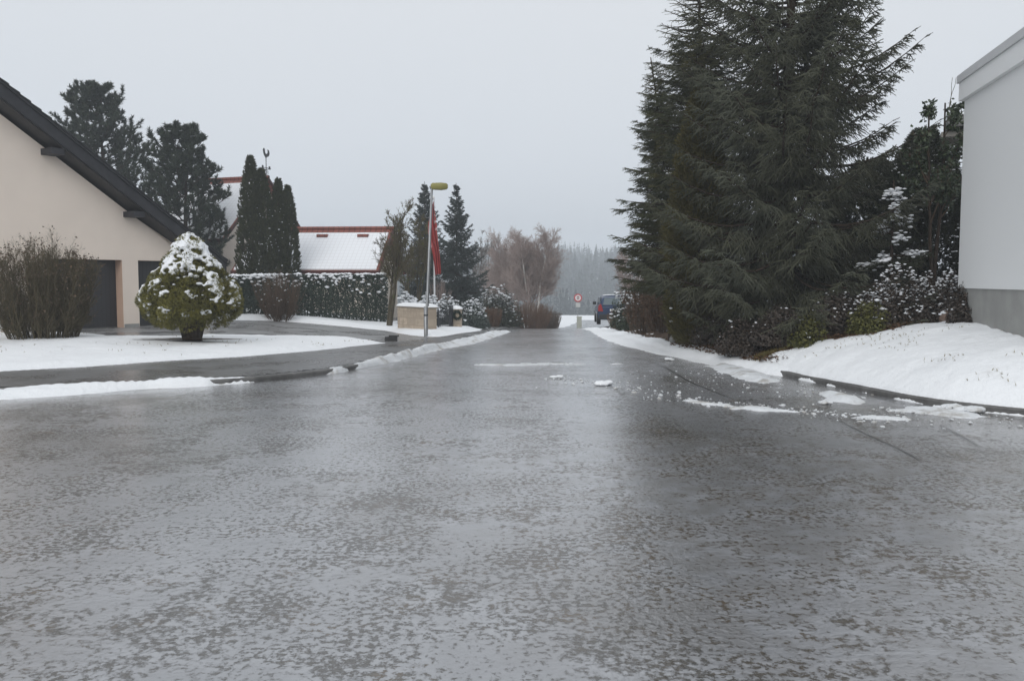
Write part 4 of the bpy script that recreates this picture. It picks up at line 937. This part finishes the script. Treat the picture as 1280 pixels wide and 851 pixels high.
def gable_house(name, label, apex_px, apex_py, Y, a, half_l, half_r, drop_l, drop_r, length, wallm, ov=.35, snowtop=.45, over=.12):
    """gable end facing front-right; the ridge runs back to the left along local -y... built in local axes x across the gable, y inwards"""
    A = at(apex_px, apex_py, Y); zb = gz(A[0], A[1]); h = thing(name, label, 'house', (A[0], A[1], zb), a); zt = A[2] - zb
    sides = ((-half_l, zt - drop_l), (half_r, zt - drop_r)); w = MB()
    f = [(-half_l + ov, ov, -.3), (half_r - ov, ov, -.3), (half_r - ov, ov, zt - drop_r * (half_r - ov) / half_r - .16), (0, ov, zt - .16), (-half_l + ov, ov, zt - drop_l * (half_l - ov) / half_l - .16)]
    w.poly(f); w.poly([(x, length, z) for x, _, z in f][::-1])
    w.poly([f[0], f[4], (f[4][0], length, f[4][2]), (f[0][0], length, -.3)]); w.poly([f[1], (f[1][0], length, -.3), (f[2][0], length, f[2][2]), f[2]])
    w.build('wall', wallm, h)
    rf = MB(); vb = MB(); sn = MB()
    for sx, sz in sides:
        rf.prism([(0, zt), (sx, sz), (sx, sz - .13), (0, zt - .13)], 'y', 0, length + ov); vb.prism([(0, zt + .02), (sx, sz + .02), (sx, sz - .12), (0, zt - .12)], 'y', -.06, -.002)
        L = math.hypot(sx, zt - sz); t = snowtop / L; x1, z1 = sx * t, zt + (sz - zt) * t
        sn.prism([(x1, z1 + .055), (sx * .995, sz + .06), (sx * .995, sz + .004), (x1, z1 + .004)], 'y', .12, length + ov - .1)
    r = rf.build('roof', RED, h); vb.build('verge_board', WINE, r)
    rg = MB().tubes(np.array([[0, -.05, zt + .02], [0, length + ov, zt + .02]]), .095, 8).build('ridge_tiles', RED, r); sn.build('snow_cover', SNOWT, r)
    gl = MB()
    for sx, sz in sides: s_ = 1 if sx > 0 else -1; MB().box(min(sx, sx + s_ * .12), max(sx, sx + s_ * .12), 0, length + ov, sz - .16, sz - .03).build('gutter', WINE, h)
    return h, zt
# main house: ridge recedes to the left; local +y points along the ridge away from the gable
h2_, zt = gable_house('tall_house', 'taller house with a steep red-tiled roof half under snow, behind the thujas', 335, 222, 45, R(70), 3.6, 4.0, 3.3, 3.4, 4.8, plain('pale_render', (.60, .54, .48), .85, .08, 1.5, .2))
wn = MB().box(-.55, .55, .33, .349, zt - 3.4, zt - 2.2).build('window', WHITE, h2_); MB().box(-.47, .47, .318, .329, zt - 3.32, zt - 2.28).build('pane', GLASS, wn)
# weathercock on the ridge
wv = MB(); wv.tubes(np.array([[0, .1, zt], [0, .1, zt + 1.0]]), .022, 6)
wv.box(-.30, .30, .09, .11, zt + .48, zt + .51); wv.box(-.01, .01, -.2, .4, zt + .40, zt + .43)
for sx in (-.30, .28): wv.box(sx - .05, sx + .07, .09, .11, zt + .44, zt + .60)
for c0 in (.22, .3): wv.tubes(np.array([[.16 * math.cos(q), .1, zt + c0 + .10 * math.sin(q)] for q in np.linspace(0, 6.28, 12)]), .012, 5)
wo = wv.build('weathervane', BLACKM, h2_)
cock = [(-.24, .02), (-.30, .16), (-.26, .30), (-.15, .34), (-.17, .20), (-.10, .12), (.02, .10), (.09, .20), (.10, .32), (.15, .38), (.20, .36), (.22, .30), (.27, .27), (.22, .25), (.21, .16), (.16, .04), (.06, -.06), (.03, -.10), (-.03, -.10), (-.06, -.05), (-.16, -.02)]
wk = MB().prism([(x * -1.0, z + zt + 1.10) for x, z in cock][::-1], 'y', .085, .115).build('rooster', BLACKM, wo)
wo.rotation_euler = (0, 0, 0)
# low wing
h3_, zt3 = gable_house('low_house', 'low building with a long snow-covered red-tiled roof behind the hedge', 491, 286, 40.5, R(86), 3.0, 3.0, 1.95, 1.95, 6.2, plain('pale_render_low', (.60, .54, .47), .85, .08, 1.5, .2))
ht = MB()
for q in (1.0, 2.9, 4.9): MB().box(-.75, -.45, q, q + .5, zt3 - .42, zt3 - .28).build('roof_vent', RED, h3_)

# --- white building on the right bank
wa = R(11); C0 = at(1199.5, 300, 14.0); wb = np.array([-math.sin(wa), -math.cos(wa)]); zb = gz(C0[0], C0[1])
wz = lambda py: at(1199.5, py, 14.0)[2] - zb
hb = thing('white_building', 'flat-roofed white rendered building with a deep white fascia at the right edge', 'building', (C0[0], C0[1], zb), -wa)
WREND = plain('white_render', (.84, .85, .85), .85, .03, 1.2, .2, bmp=.004)
m_, nt, b = newmat('white_rendered_brick'); tc = N(nt, "ShaderNodeTexCoord"); tc.name = 'tc'; mp = N(nt, "ShaderNodeMapping"); mp.inputs["Rotation"].default_value = (R(90), 0, R(90)); nt.links.new(tc.outputs["Object"], mp.inputs[0])
br = N(nt, "ShaderNodeTexBrick"); br.inputs["Scale"].default_value = 1; br.inputs["Brick Width"].default_value = .5; br.inputs["Row Height"].default_value = .22; br.inputs["Mortar Size"].default_value = .006
for i_, c_ in ((1, (.85, .86, .86)), (2, (.83, .84, .845)), (3, (.79, .80, .80))): br.inputs[i_].default_value = (*c_, 1)
nt.links.new(mp.outputs[0], br.inputs[0]); nt.links.new(br.outputs[0], b.inputs["Base Color"]); b.inputs["Roughness"].default_value = .8; bump(nt, b, noise(nt, 30, 4), .3, .006); WBRK = m_
LW = 3.7; zp = wz(360); zf0, zf1 = wz(126), wz(96)
# local axes: -y runs along the wall towards the viewer, +x into the building
MB().box(0, 7, -LW, .0, zp, zf0).build('wall', WBRK, hb)
MB().box(.03, 7, -LW + .03, -.02, -1.0, zp).build('plinth', CONC, hb)
MB().box(-.07, 7, -LW - .07, .07, zf0, zf1 - .09).build('fascia', WREND, hb)
MB().box(-.10, 7, -LW - .10, .10, zf1 - .088, zf1 + .03).build('roof_edge', plain('grey_white_coping', (.62, .63, .64), .5, .06, 3, .4), hb)
MB().box(-.04, 7, -LW - .04, .04, zf1 + .031, zf1 + .08).build('snow_cover', MAT['snow'], hb)
cbm = MB()
for dx, r0 in ((.0, 0), (-.06, .1)):
    q0, q1 = at(1184 - dx * 60, 152, 16.5), at(1193 + dx * 40, 98, 16.5)
    L_, r2 = lineup(q0, q1, 7, .01, .007, .004); cbm.tubes(L_, r2, 4)
# --- flat carport roof behind it
cp = at(1184, 154, 17.5); zc = gz(cp[0] + 1, cp[1])
hc = thing('carport', 'flat dark-edged carport roof peeping out behind the white building corner', 'carport', (cp[0], cp[1], zc), R(-24)); zt_ = cp[2] - zc
MB().box(0, 3.2, -.2, 1.6, zt_ - .10, zt_ + .10).build('roof', plain('weathered_board', (.20, .20, .20), .7, .3, 3, .3), hc)
MB().box(-.10, 3.2, .0, 1.4, zt_ - .27, zt_ - .17).box(.25, .45, .2, .32, zt_ - .169, zt_ - .101).build('beam', plain('pale_beam', (.34, .32, .29), .7, .3, 3, .3), hc)
MB().box(.55, .67, .1, .22, -.2, zt_ - .271).build('post', plain('post_timber', (.22, .18, .14), .7, .3, 3, .3), hc); MB().box(2.9, 3.02, .1, .22, -.2, zt_ - .271).build('post', bpy.data.materials['post_timber'], hc)
MB().box(.0, 3.15, -.15, 1.55, zt_ + .101, zt_ + .16).build('snow_cover', MAT['snow'], hc)
tag(cbm.build('whip_stems', TWIG_O), 'two thin whippy stems rising against the sky by the white building corner', 'climbing stems')

# ------------------------------------------------------------------ street furniture
b_ = hit(532.5, 420.5); zl_ = gz(*b_); Ht = at(541, 233, b_[1])[2] - zl_
lp = thing('street_lamp', 'grey street lamp post with an olive-yellow lantern pointing towards the road', 'street lamp', (b_[0], b_[1], zl_))
tp = at(540, 236, b_[1]); lx = tp[0] - b_[0]
MB().tubes(np.array([[0, 0, -.2], [0, 0, .02], [.0, 0, .9], [lx * .2, 0, .901], [lx * 1.0, 0, Ht + .02]]), np.array([[.062, .062, .060, .048, .034]]), 12).build('pole', METAL, lp)
MB().tubes(np.array([[0, 0, .62], [0, 0, .66]]), .066, 12).build('collar', BLACKM, lp)
MB().tubes(np.array([[lx - .07, 0, Ht - .04], [lx + .10, 0, Ht - .01]]), .045, 10, cap=True).build('bracket', METAL, lp)
hd = bmesh.new(); sec = [(0, .08, .06), (.05, .11, .11), (.30, .12, .125), (.46, .11, .10), (.50, .08, .06)]
V = []; 
for x, hw, hh in sec:
    for k in range(12):
        a = k / 12 * 6.28; c, s_ = math.cos(a), math.sin(a)
        V.append((lx - .03 + x * 1.0, hw * math.copysign(abs(c) ** .35, c), Ht + .01 + (hh * .75 if s_ > 0 else hh) * math.copysign(abs(s_) ** .35, s_)))
F = [(i * 12 + k, i * 12 + (k + 1) % 12, (i + 1) * 12 + (k + 1) % 12, (i + 1) * 12 + k) for i in range(4) for k in range(12)]
mbh = MB().add(V, F, smooth=True); mbh.F.append((np.array([list(range(12))[::-1]]), 0, False)); mbh.F.append((np.array([[48 + k for k in range(12)]]), 0, False))
hd.free(); LANT = plain('yellowed_lamp_plastic', (.27, .25, .075), .45, .2, 3, .4)
mbh.build('lantern', LANT, lp)

fp = at(543.5, 420, 37); fz = gz(fp[0], 37); FH = at(543, 249, 37)[2] - fz
fl = thing('flagpole', 'thin pale flagpole with a white ball finial behind the garden wall', 'flagpole', (fp[0], 37, fz))
MB().tubes(np.array([[0, 0, -.2], [0, 0, FH]]), np.array([[.045, .028]]), 8).build('pole', plain('pale_pole', (.62, .63, .64), .4, .1, 3, .4), fl)
MB().add(ICO2 * .085 + [-.05, 0, FH + .06], ICO2F, smooth=True).build('finial', WHITE, fl)
# limp banner: a folded sheet hanging close to the pole
z1, z0 = at(543, 252, 37)[2] - fz, at(543, 344, 37)[2] - fz; nu, nvv = 26, 60
U, Vv = np.meshgrid(np.linspace(0, 1, nu), np.linspace(0, 1, nvv)); wd = np.interp(Vv, [0, .12, .3, .5, .8, 1], [.07, .22, .36, .33, .29, .22])
cx = np.interp(Vv, [0, .25, .4, .7, 1], [-.02, -.08, -.06, .10, .16])
Xf = cx + (U - .5) * wd * 1.05 + .02 * np.sin(Vv * 9 + U * 5); Yf = -.12 + .115 * np.sin(U * 17 + 1.5 * np.sin(Vv * 4)) * (1 - .3 * Vv); Zf = z1 + (z0 - z1) * Vv - .28 * np.abs(U - .45) * (1 - Vv) + .06 * U * Vv
Vf, Ff = grid_mesh(Xf, Yf, Zf)
m_, nt, b = newmat('red_flag_cloth'); tc = N(nt, "ShaderNodeTexCoord"); tc.name = 'tc'; sp = N(nt, "ShaderNodeSeparateXYZ"); nt.links.new(tc.outputs["Object"], sp.inputs[0])
a_ = N(nt, "ShaderNodeAttribute"); a_.attribute_name = 'tint'
nt.links.new(mixc(nt, ramp01(nt, a_.outputs["Fac"], .55, .7), (.33, .030, .027), (.62, .50, .48)), b.inputs["Base Color"]); b.inputs["Roughness"].default_value = .7
tn = np.where((U > .74) & (Vv > .14) & (Vv < .42) & (np.sin(Vv * 60 + U * 6) > .35), .9, .0) + np.where((U < .16) & (Vv > .3) & (Vv < .62), .62, 0)
fo = MB().add(Vf, Ff, 0, tn.ravel(), True).build('flag', m_, None, (fp[0], 37, fz)); tag(fo, 'limp red flag with pale markings hanging down the pole', 'flag')
sm = fo.modifiers.new('cloth_thickness', 'SOLIDIFY'); sm.thickness = .004

# garden wall, gate, pillar
def stone(name, c):
    m, nt, b = newmat(name); tc = N(nt, "ShaderNodeTexCoord"); tc.name = 'tc'; mp = N(nt, "ShaderNodeMapping"); mp.inputs["Rotation"].default_value = (R(90), 0, 0); nt.links.new(tc.outputs["Object"], mp.inputs[0])
    br = N(nt, "ShaderNodeTexBrick"); br.inputs["Scale"].default_value = 1; br.inputs["Brick Width"].default_value = .55; br.inputs["Row Height"].default_value = .24; br.inputs["Mortar Size"].default_value = .012; br.inputs["Bias"].default_value = 0
    for i_, k_ in ((1, 1), (2, .72), (3, .62)): br.inputs[i_].default_value = (*[v * k_ for v in c], 1)
    nt.links.new(mp.outputs[0], br.inputs[0]); nt.links.new(mixc(nt, ramp01(nt, noise(nt, 5, 5), .4, .7), br.outputs[0], tuple(v * .65 for v in c)), b.inputs["Base Color"])
    b.inputs["Roughness"].default_value = .9; bump(nt, b, noise(nt, 14, 5), .6, .02); return m
SST = stone('sandstone_blocks', (.52, .43, .335))
c1 = hit(534.5, 417.6); zc1 = gz(*c1); th = at(545, 384, c1[1])[2] - zc1; c0 = at(497, 400, c1[1] + 1.7)[:2]; dl = c0 - c1; Lw = np.linalg.norm(dl); aw = math.atan2(dl[1], dl[0])
gw = thing('garden_wall', 'low pale sandstone garden wall with a snow cap behind the lamp post', 'wall', (c1[0], c1[1], zc1), aw)
wm = MB().box(0, Lw, -.34, 0, -.3, th - .05); wm.build('masonry', SST, gw)
MB().box(-.03, Lw, -.37, .03, th - .048, th + .0).build('coping', plain('coping_stone', (.33, .29, .24), .8, .2, 4, .2), gw)
X, Y = np.meshgrid(np.linspace(-.05, Lw + .02, 60), np.linspace(-.39, .05, 14)); ed = np.minimum(np.minimum(X + .05, Lw + .02 - X), np.minimum(Y + .39, .05 - Y))
Vs, Fs = grid_mesh(X, Y, th - .005 + .11 * np.sqrt(np.clip(ed / .14, 0, 1)) * (1 + .5 * fbm(X * 2, Y * 4, 3))); MB().add(Vs, Fs, smooth=True).build('snow_cap', MAT['snow'], gw)
pp = at(571, 414, 32.5); pz = gz(pp[0], 32.5); ph = at(571, 386, 32.5)[2] - pz; hw = 5.8 / 1080 * 32.5
gp = thing('gate_pillar', 'sandstone gate pillar with a snow cap, at the right of the gate', 'pillar', (pp[0], 32.5, pz), R(-6))
MB().box(-hw, hw, -hw, hw, -.2, ph - .05).build('shaft', SST, gp); MB().box(-hw - .03, hw + .03, -hw - .03, hw + .03, ph - .048, ph).build('coping', plain('coping_stone_pillar', (.33, .29, .24), .8, .2, 4, .2), gp)
X, Y = np.meshgrid(np.linspace(-hw - .04, hw + .04, 14), np.linspace(-hw - .04, hw + .04, 14)); ed = hw + .04 - np.maximum(abs(X), abs(Y))
Vs, Fs = grid_mesh(X, Y, ph - .004 + .12 * np.sqrt(np.clip(ed / .14, 0, 1))); MB().add(Vs, Fs, smooth=True).build('snow_cap', MAT['snow'], gp)
wr = MB(); n = 700; a = rng.random(n) * 6.28; rr_ = .135 + rng.normal(0, .022, n)
leaves(wr, np.stack([rr_ * np.cos(a), rng.normal(0, .02, n), rr_ * np.sin(a)], 1), rng.normal(size=(n, 3)) + [[0, -.8, 0]], .06, .5)
q = at(571.5, 394, 32.5 - hw - .05); tag(wr.build('wreath', HDG, None, tuple(q)), 'dark green wreath hanging on the gate pillar', 'wreath')
ga, gb_ = np.array([*at(547.5, 410, 30.6)[:2]]), np.array([*at(565, 410, 32.3)[:2]]); dl = gb_ - ga; Lg = np.linalg.norm(dl); zg = gz(*ga); hg = at(556, 386, 31.5)[2] - zg
gt = thing('iron_gate', 'dark iron gate with scrolled bars between garden wall and pillar', 'gate', (ga[0], ga[1], zg), math.atan2(dl[1], dl[0]))
fr = MB().box(0, .05, -.025, .025, .02, hg); fr.box(Lg - .22, Lg, -.05, .05, -.05, hg + .10); fr.box(.051, Lg - .221, -.02, .02, .10, .15); fr.box(.051, Lg - .221, -.02, .02, hg - .10, hg - .05); fr.build('frame', BLACKM, gt)
for x in np.arange(.16, Lg - .25, .15): MB().box(x - .01, x + .01, -.01, .01, .151, hg - .101).build('bar', BLACKM, gt)
t = np.linspace(0, 9, 40); sc2 = MB()
for cx_, cz_, s_ in ((.35, .42, 1), (.35, .75, -1), (.85, .42, -1), (.85, .75, 1)):
    if cx_ < Lg - .3: MB().tubes(np.stack([cx_ + s_ * .016 * t * np.cos(t), 0 * t - .022, cz_ + .016 * t * np.sin(t)], 1), .010, 5).build('scrollwork', BLACKM, gt)

# round prohibition sign with a plate, and the cabinet at its foot
ps = at(722.3, 409, 76); sz = gz(ps[0], 76); sH = at(722, 372.3, 76)[2] - sz
sg = thing('traffic_sign', 'round red-rimmed traffic sign over a small plate on a post, at the far road end', 'traffic sign', (ps[0], 76, sz))
MB().tubes(np.array([[0, .04, -.3], [0, .04, sH + .3]]), .035, 8).build('post', METAL, sg)
def disc(r0, y0, y1): 
    a = np.linspace(0, 6.283, 33)[:-1]; return [(r0 * math.cos(q), sH + r0 * math.sin(q)) for q in a], y0, y1
REDP = plain('sign_red', (.50, .045, .055), .45, .05, 3, .4)
pl_, y0, y1 = disc(.36, -.02, 0); d_ = MB().prism(pl_, 'y', y0, y1).build('disc', REDP, sg); pl_, y0, y1 = disc(.25, -.024, -.021); MB().prism(pl_, 'y', y0, y1).build('disc_centre', WHITE, d_)
sy = MB()
for z_ in (.05, -.12): sy.box(-.11, .11, -.028, -.025, sH + z_, sH + z_ + .09)
sy.box(-.11, -.06, -.028, -.025, sH - .03, sH + .05); sy.box(.06, .11, -.028, -.025, sH - .03, sH + .05)
sy.build('symbol', plain('sign_symbol', (.16, .03, .035), .5, .05, 3, .3), d_)
MB().box(-.20, .20, -.02, .0, sH - .82, sH - .44).build('plate', plain('plate_grey', (.52, .52, .50), .5, .08, 3, .3), sg)
pc = at(724, 408, 74); cz = gz(pc[0], 74); ch = at(724, 395.5, 74)[2] - cz
cbn = thing('utility_cabinet', 'small pale utility cabinet standing in the snow below the traffic sign', 'cabinet', (pc[0], 74, cz))
PALE = plain('pale_cabinet', (.50, .51, .44), .6, .1, 3, .3)
MB().box(-.20, .20, -.16, .16, -.3, ch - .06).build('body', PALE, cbn); MB().box(-.24, .24, -.20, .20, ch - .058, ch).build('lid', PALE, cbn); MB().box(-.17, .17, -.172, -.162, .12, ch - .14).build('door', plain('pale_cabinet_door', (.46, .47, .40), .6, .1, 3, .3), cbn)

# low white slatted edging at the left edge of the lawn
e_ = hit(2, 424); ez = gz(*e_)
we = thing('low_fence', 'low white slatted edging in the snow at the left edge, behind the bare shrub', 'fence', (e_[0] - 1.1, e_[1], ez), R(6))
MB().box(0, 1.6, -.02, .02, .24, .32).box(0, 1.6, -.02, .02, .06, .12).build('rail', WHITE, we)
for x in np.arange(.06, 1.6, .19): MB().box(x - .035, x + .035, -.045, -.021, -.08, .36).build('slat', WHITE, we)
# marker stake on the lawn corner
q = hit(601.5, 0) if False else hit(489, 426.5)
dk = MB().box(-.16, .16, -.06, .06, -.03, .10); dk.box(-.06, .2, -.05, .05, .10, .14); tag(dk.build('drain_block', plain('wet_stone', (.03, .03, .03), .5, .3, 6, .4), None, (q[0], q[1], gz(*q) + .02)), 'small dark stone block at the driveway corner of the lawn', 'stone')

# ------------------------------------------------------------------ the blue car
cpx = at(762, 412, 43.0); cz = gz(cpx[0] + .35, 43.5); car = thing('parked_car', 'dark blue hatchback parked on the snowy right verge, seen from behind', 'car', (cpx[0] + .48, 46.0, cz - .06), R(-3))
PAINT = plain('dark_blue_paint', (.014, .040, .105), .25, .15, 2, .5); BLK = plain('black_plastic', (.015, .015, .016), .5, .2, 3, .4); TYRE = plain('tyre_rubber', (.012, .012, .012), .8, .2, 5, .3)
GL = plain('frosted_glass', (.10, .135, .15), .15, .2, 2, .7); LRED = plain('red_lamp', (.32, .012, .015), .25, .1, 3, .5)
def loft(secs, mat, name, parent):
    """secs: list of (y, [(x,z)...]) half outlines mirrored"""
    rows = []
    for y, o in secs: rows.append([(x, y, z) for x, z in o] + [(-x, y, z) for x, z in o[::-1]])
    k = len(rows[0]); V = np.array(rows).reshape(-1, 3); F = [(i * k + j, (i + 1) * k + j, (i + 1) * k + (j + 1) % k, i * k + (j + 1) % k) for i in range(len(rows) - 1) for j in range(k)]
    m = MB().add(V, F, smooth=False); m.F.append((np.array([list(range(k))]), 0, False)); m.F.append((np.array([[(len(rows) - 1) * k + j for j in range(k)][::-1]]), 0, False))
    o = m.build(name, mat, parent); bv = o.modifiers.new('soft_edges', 'BEVEL'); bv.width = .035; bv.segments = 3; bv.limit_method = 'ANGLE'; return o
def low(s, zb_, zt_): return [(.70 * s, zb_), (.82 * s, zb_ + .10), (.875 * s, .62), (.865 * s, .82), (.80 * s, zt_)]
body = loft([(-2.08, low(.93, .34, .94)), (-1.95, low(1, .26, .98)), (-.5, low(1, .22, .98)), (.9, low(1, .22, .97)), (1.6, low(.98, .24, .92)), (2.05, low(.90, .32, .74))], PAINT, 'body', car)
def grn(s, zt_, w_): return [(.79 * s, .965), (.765 * s, 1.12), (w_, zt_ - .06), (w_ - .09, zt_)]
loft([(-2.02, grn(.98, 1.02, .74)), (-1.80, grn(1, 1.40, .64)), (-1.45, grn(1, 1.49, .63)), (-.2, grn(1, 1.51, .63)), (.45, grn(1, 1.44, .62)), (1.25, grn(.97, 1.0, .72))], PAINT, 'cabin', car)
rwm = MB().add([(-.60, -2.03, 1.04), (.60, -2.03, 1.04), (.53, -1.835, 1.385), (-.53, -1.835, 1.385), (-.60, -1.90, 1.04), (.60, -1.90, 1.04), (.53, -1.72, 1.385), (-.53, -1.72, 1.385)], [(0, 1, 2, 3), (7, 6, 5, 4), (0, 4, 5, 1), (1, 5, 6, 2), (2, 6, 7, 3), (3, 7, 4, 0)]); rwm.build('rear_window', GL, car)
for s_ in (-1, 1):
    MB().prism([(-1.55, 1.06), (-.25, 1.06), (-.30, 1.38), (-1.40, 1.38)][::s_], 'x', s_ * .735, s_ * .76).build('side_window', GL, car)
    MB().prism([(-.15, 1.06), (.95, 1.04), (.45, 1.34), (-.20, 1.39)][::s_], 'x', s_ * .735, s_ * .76).build('side_window', GL, car)
    MB().prism([(s_ * .60, .70), (s_ * .86, .72), (s_ * .84, .99), (s_ * .72, 1.10), (s_ * .66, .92)][::s_], 'y', -2.13, -1.90).build('tail_light', LRED, car)
    mr = MB().box(min(s_ * .84, s_ * 1.02), max(s_ * .84, s_ * 1.02), .42, .54, .98, 1.14).build('mirror', BLK, car)
    for y in (-1.28, 1.30):
        a = np.linspace(0, 6.283, 25)[:-1]; w_ = MB().prism([(y + .315 * math.cos(q), .315 + .315 * math.sin(q)) for q in a], 'x', s_ * .69, s_ * .885).build('wheel', TYRE, car)
        MB().prism([(y + .20 * math.cos(q), .315 + .20 * math.sin(q)) for q in a], 'x', s_ * .886, s_ * .90).build('rim', METAL, w_)
MB().box(-.80, .80, -2.19, -2.07, .32, .56).build('bumper', BLK, car)
MB().box(-.26, .26, -2.115, -2.098, .72, .83).build('number_plate', WHITE, car)
sr = MB(); X, Y = np.meshgrid(np.linspace(-.54, .54, 10), np.linspace(-1.45, .3, 14)); Vs, Fs = grid_mesh(X, Y, 1.505 + .03 * np.cos(X * 2.6) - .012 * (Y + .5) ** 2); sr.add(Vs, Fs, smooth=True).build('roof_frost', MAT['snow'], car)

# ------------------------------------------------------------------ haze, light, render
hz_ = MB().box(-420, 420, -70, 780, -30, 40).build('haze', [], None); hz_['kind'] = 'stuff'; tag(hz_, 'thin grey winter haze over the whole valley', 'haze')
m_ = bpy.data.materials.new('haze_air'); m_.use_nodes = True; nt = m_.node_tree; nt.nodes.remove(nt.nodes["Principled BSDF"])
pv = N(nt, "ShaderNodeVolumePrincipled"); pv.inputs["Color"].default_value = (.89, .945, 1, 1); pv.inputs["Density"].default_value = .0017; pv.inputs["Anisotropy"].default_value = 0
nt.links.new(pv.outputs[0], nt.nodes["Material Output"].inputs["Volume"]); hz_.data.materials.append(m_)

W = bpy.data.worlds.new("World"); sc.world = W; W.use_nodes = True; nt = W.node_tree; bg = nt.nodes["Background"]
EL, AZ = R(33), R(197)
sky = N(nt, "ShaderNodeTexSky"); sky.sky_type = 'NISHITA'; sky.sun_disc = False; sky.sun_elevation = EL; sky.sun_rotation = AZ; sky.air_density = 1.0; sky.dust_density = 4.0
hs = N(nt, "ShaderNodeHueSaturation"); hs.inputs["Saturation"].default_value = .15; nt.links.new(sky.outputs[0], hs.inputs["Color"])
tc = N(nt, "ShaderNodeTexCoord"); sp = N(nt, "ShaderNodeSeparateXYZ"); nt.links.new(tc.outputs["Generated"], sp.inputs[0])
# overcast cloud layer over the clear sky: a little darker towards the horizon
cl = mixc(nt, ramp01(nt, sp.outputs[2], -.02, .45), (7.0, 7.5, 8.15), (8.6, 8.95, 9.4))
cn = noise(nt, 1.6, 4, .5, 0, tc.outputs["Generated"])
cl = mixc(nt, mth(nt, 'MULTIPLY', ramp01(nt, cn, .3, .7), .08), cl, (10, 10, 10.2))
nt.links.new(mixc(nt, .88, hs.outputs[0], cl), bg.inputs["Color"]); bg.inputs["Strength"].default_value = .095
sl = bpy.data.lights.new("sun", 'SUN'); so_ = bpy.data.objects.new("sun", sl); COL.objects.link(so_); sl.energy = 1.1; sl.angle = R(40); sl.color = (1, .97, .93)
so_.rotation_euler = (R(90) - EL, 0, math.pi - AZ) ; so_.location = (0, -20, 30)

sc.render.engine = 'CYCLES'; sc.view_settings.view_transform = 'Standard'; sc.view_settings.look = 'None'; sc.view_settings.exposure = 0; sc.view_settings.gamma = 1
sc.cycles.use_denoising = True; sc.cycles.max_bounces = 6; sc.cycles.diffuse_bounces = 3; sc.cycles.glossy_bounces = 3; sc.cycles.volume_bounces = 1; sc.cycles.transparent_max_bounces = 8
sc.cycles.use_fast_gi = False; sc.render.resolution_x = 1024; sc.render.resolution_y = 680
print('objects', len(bpy.data.objects), 'faces', sum(len(m.polygons) for m in bpy.data.meshes))
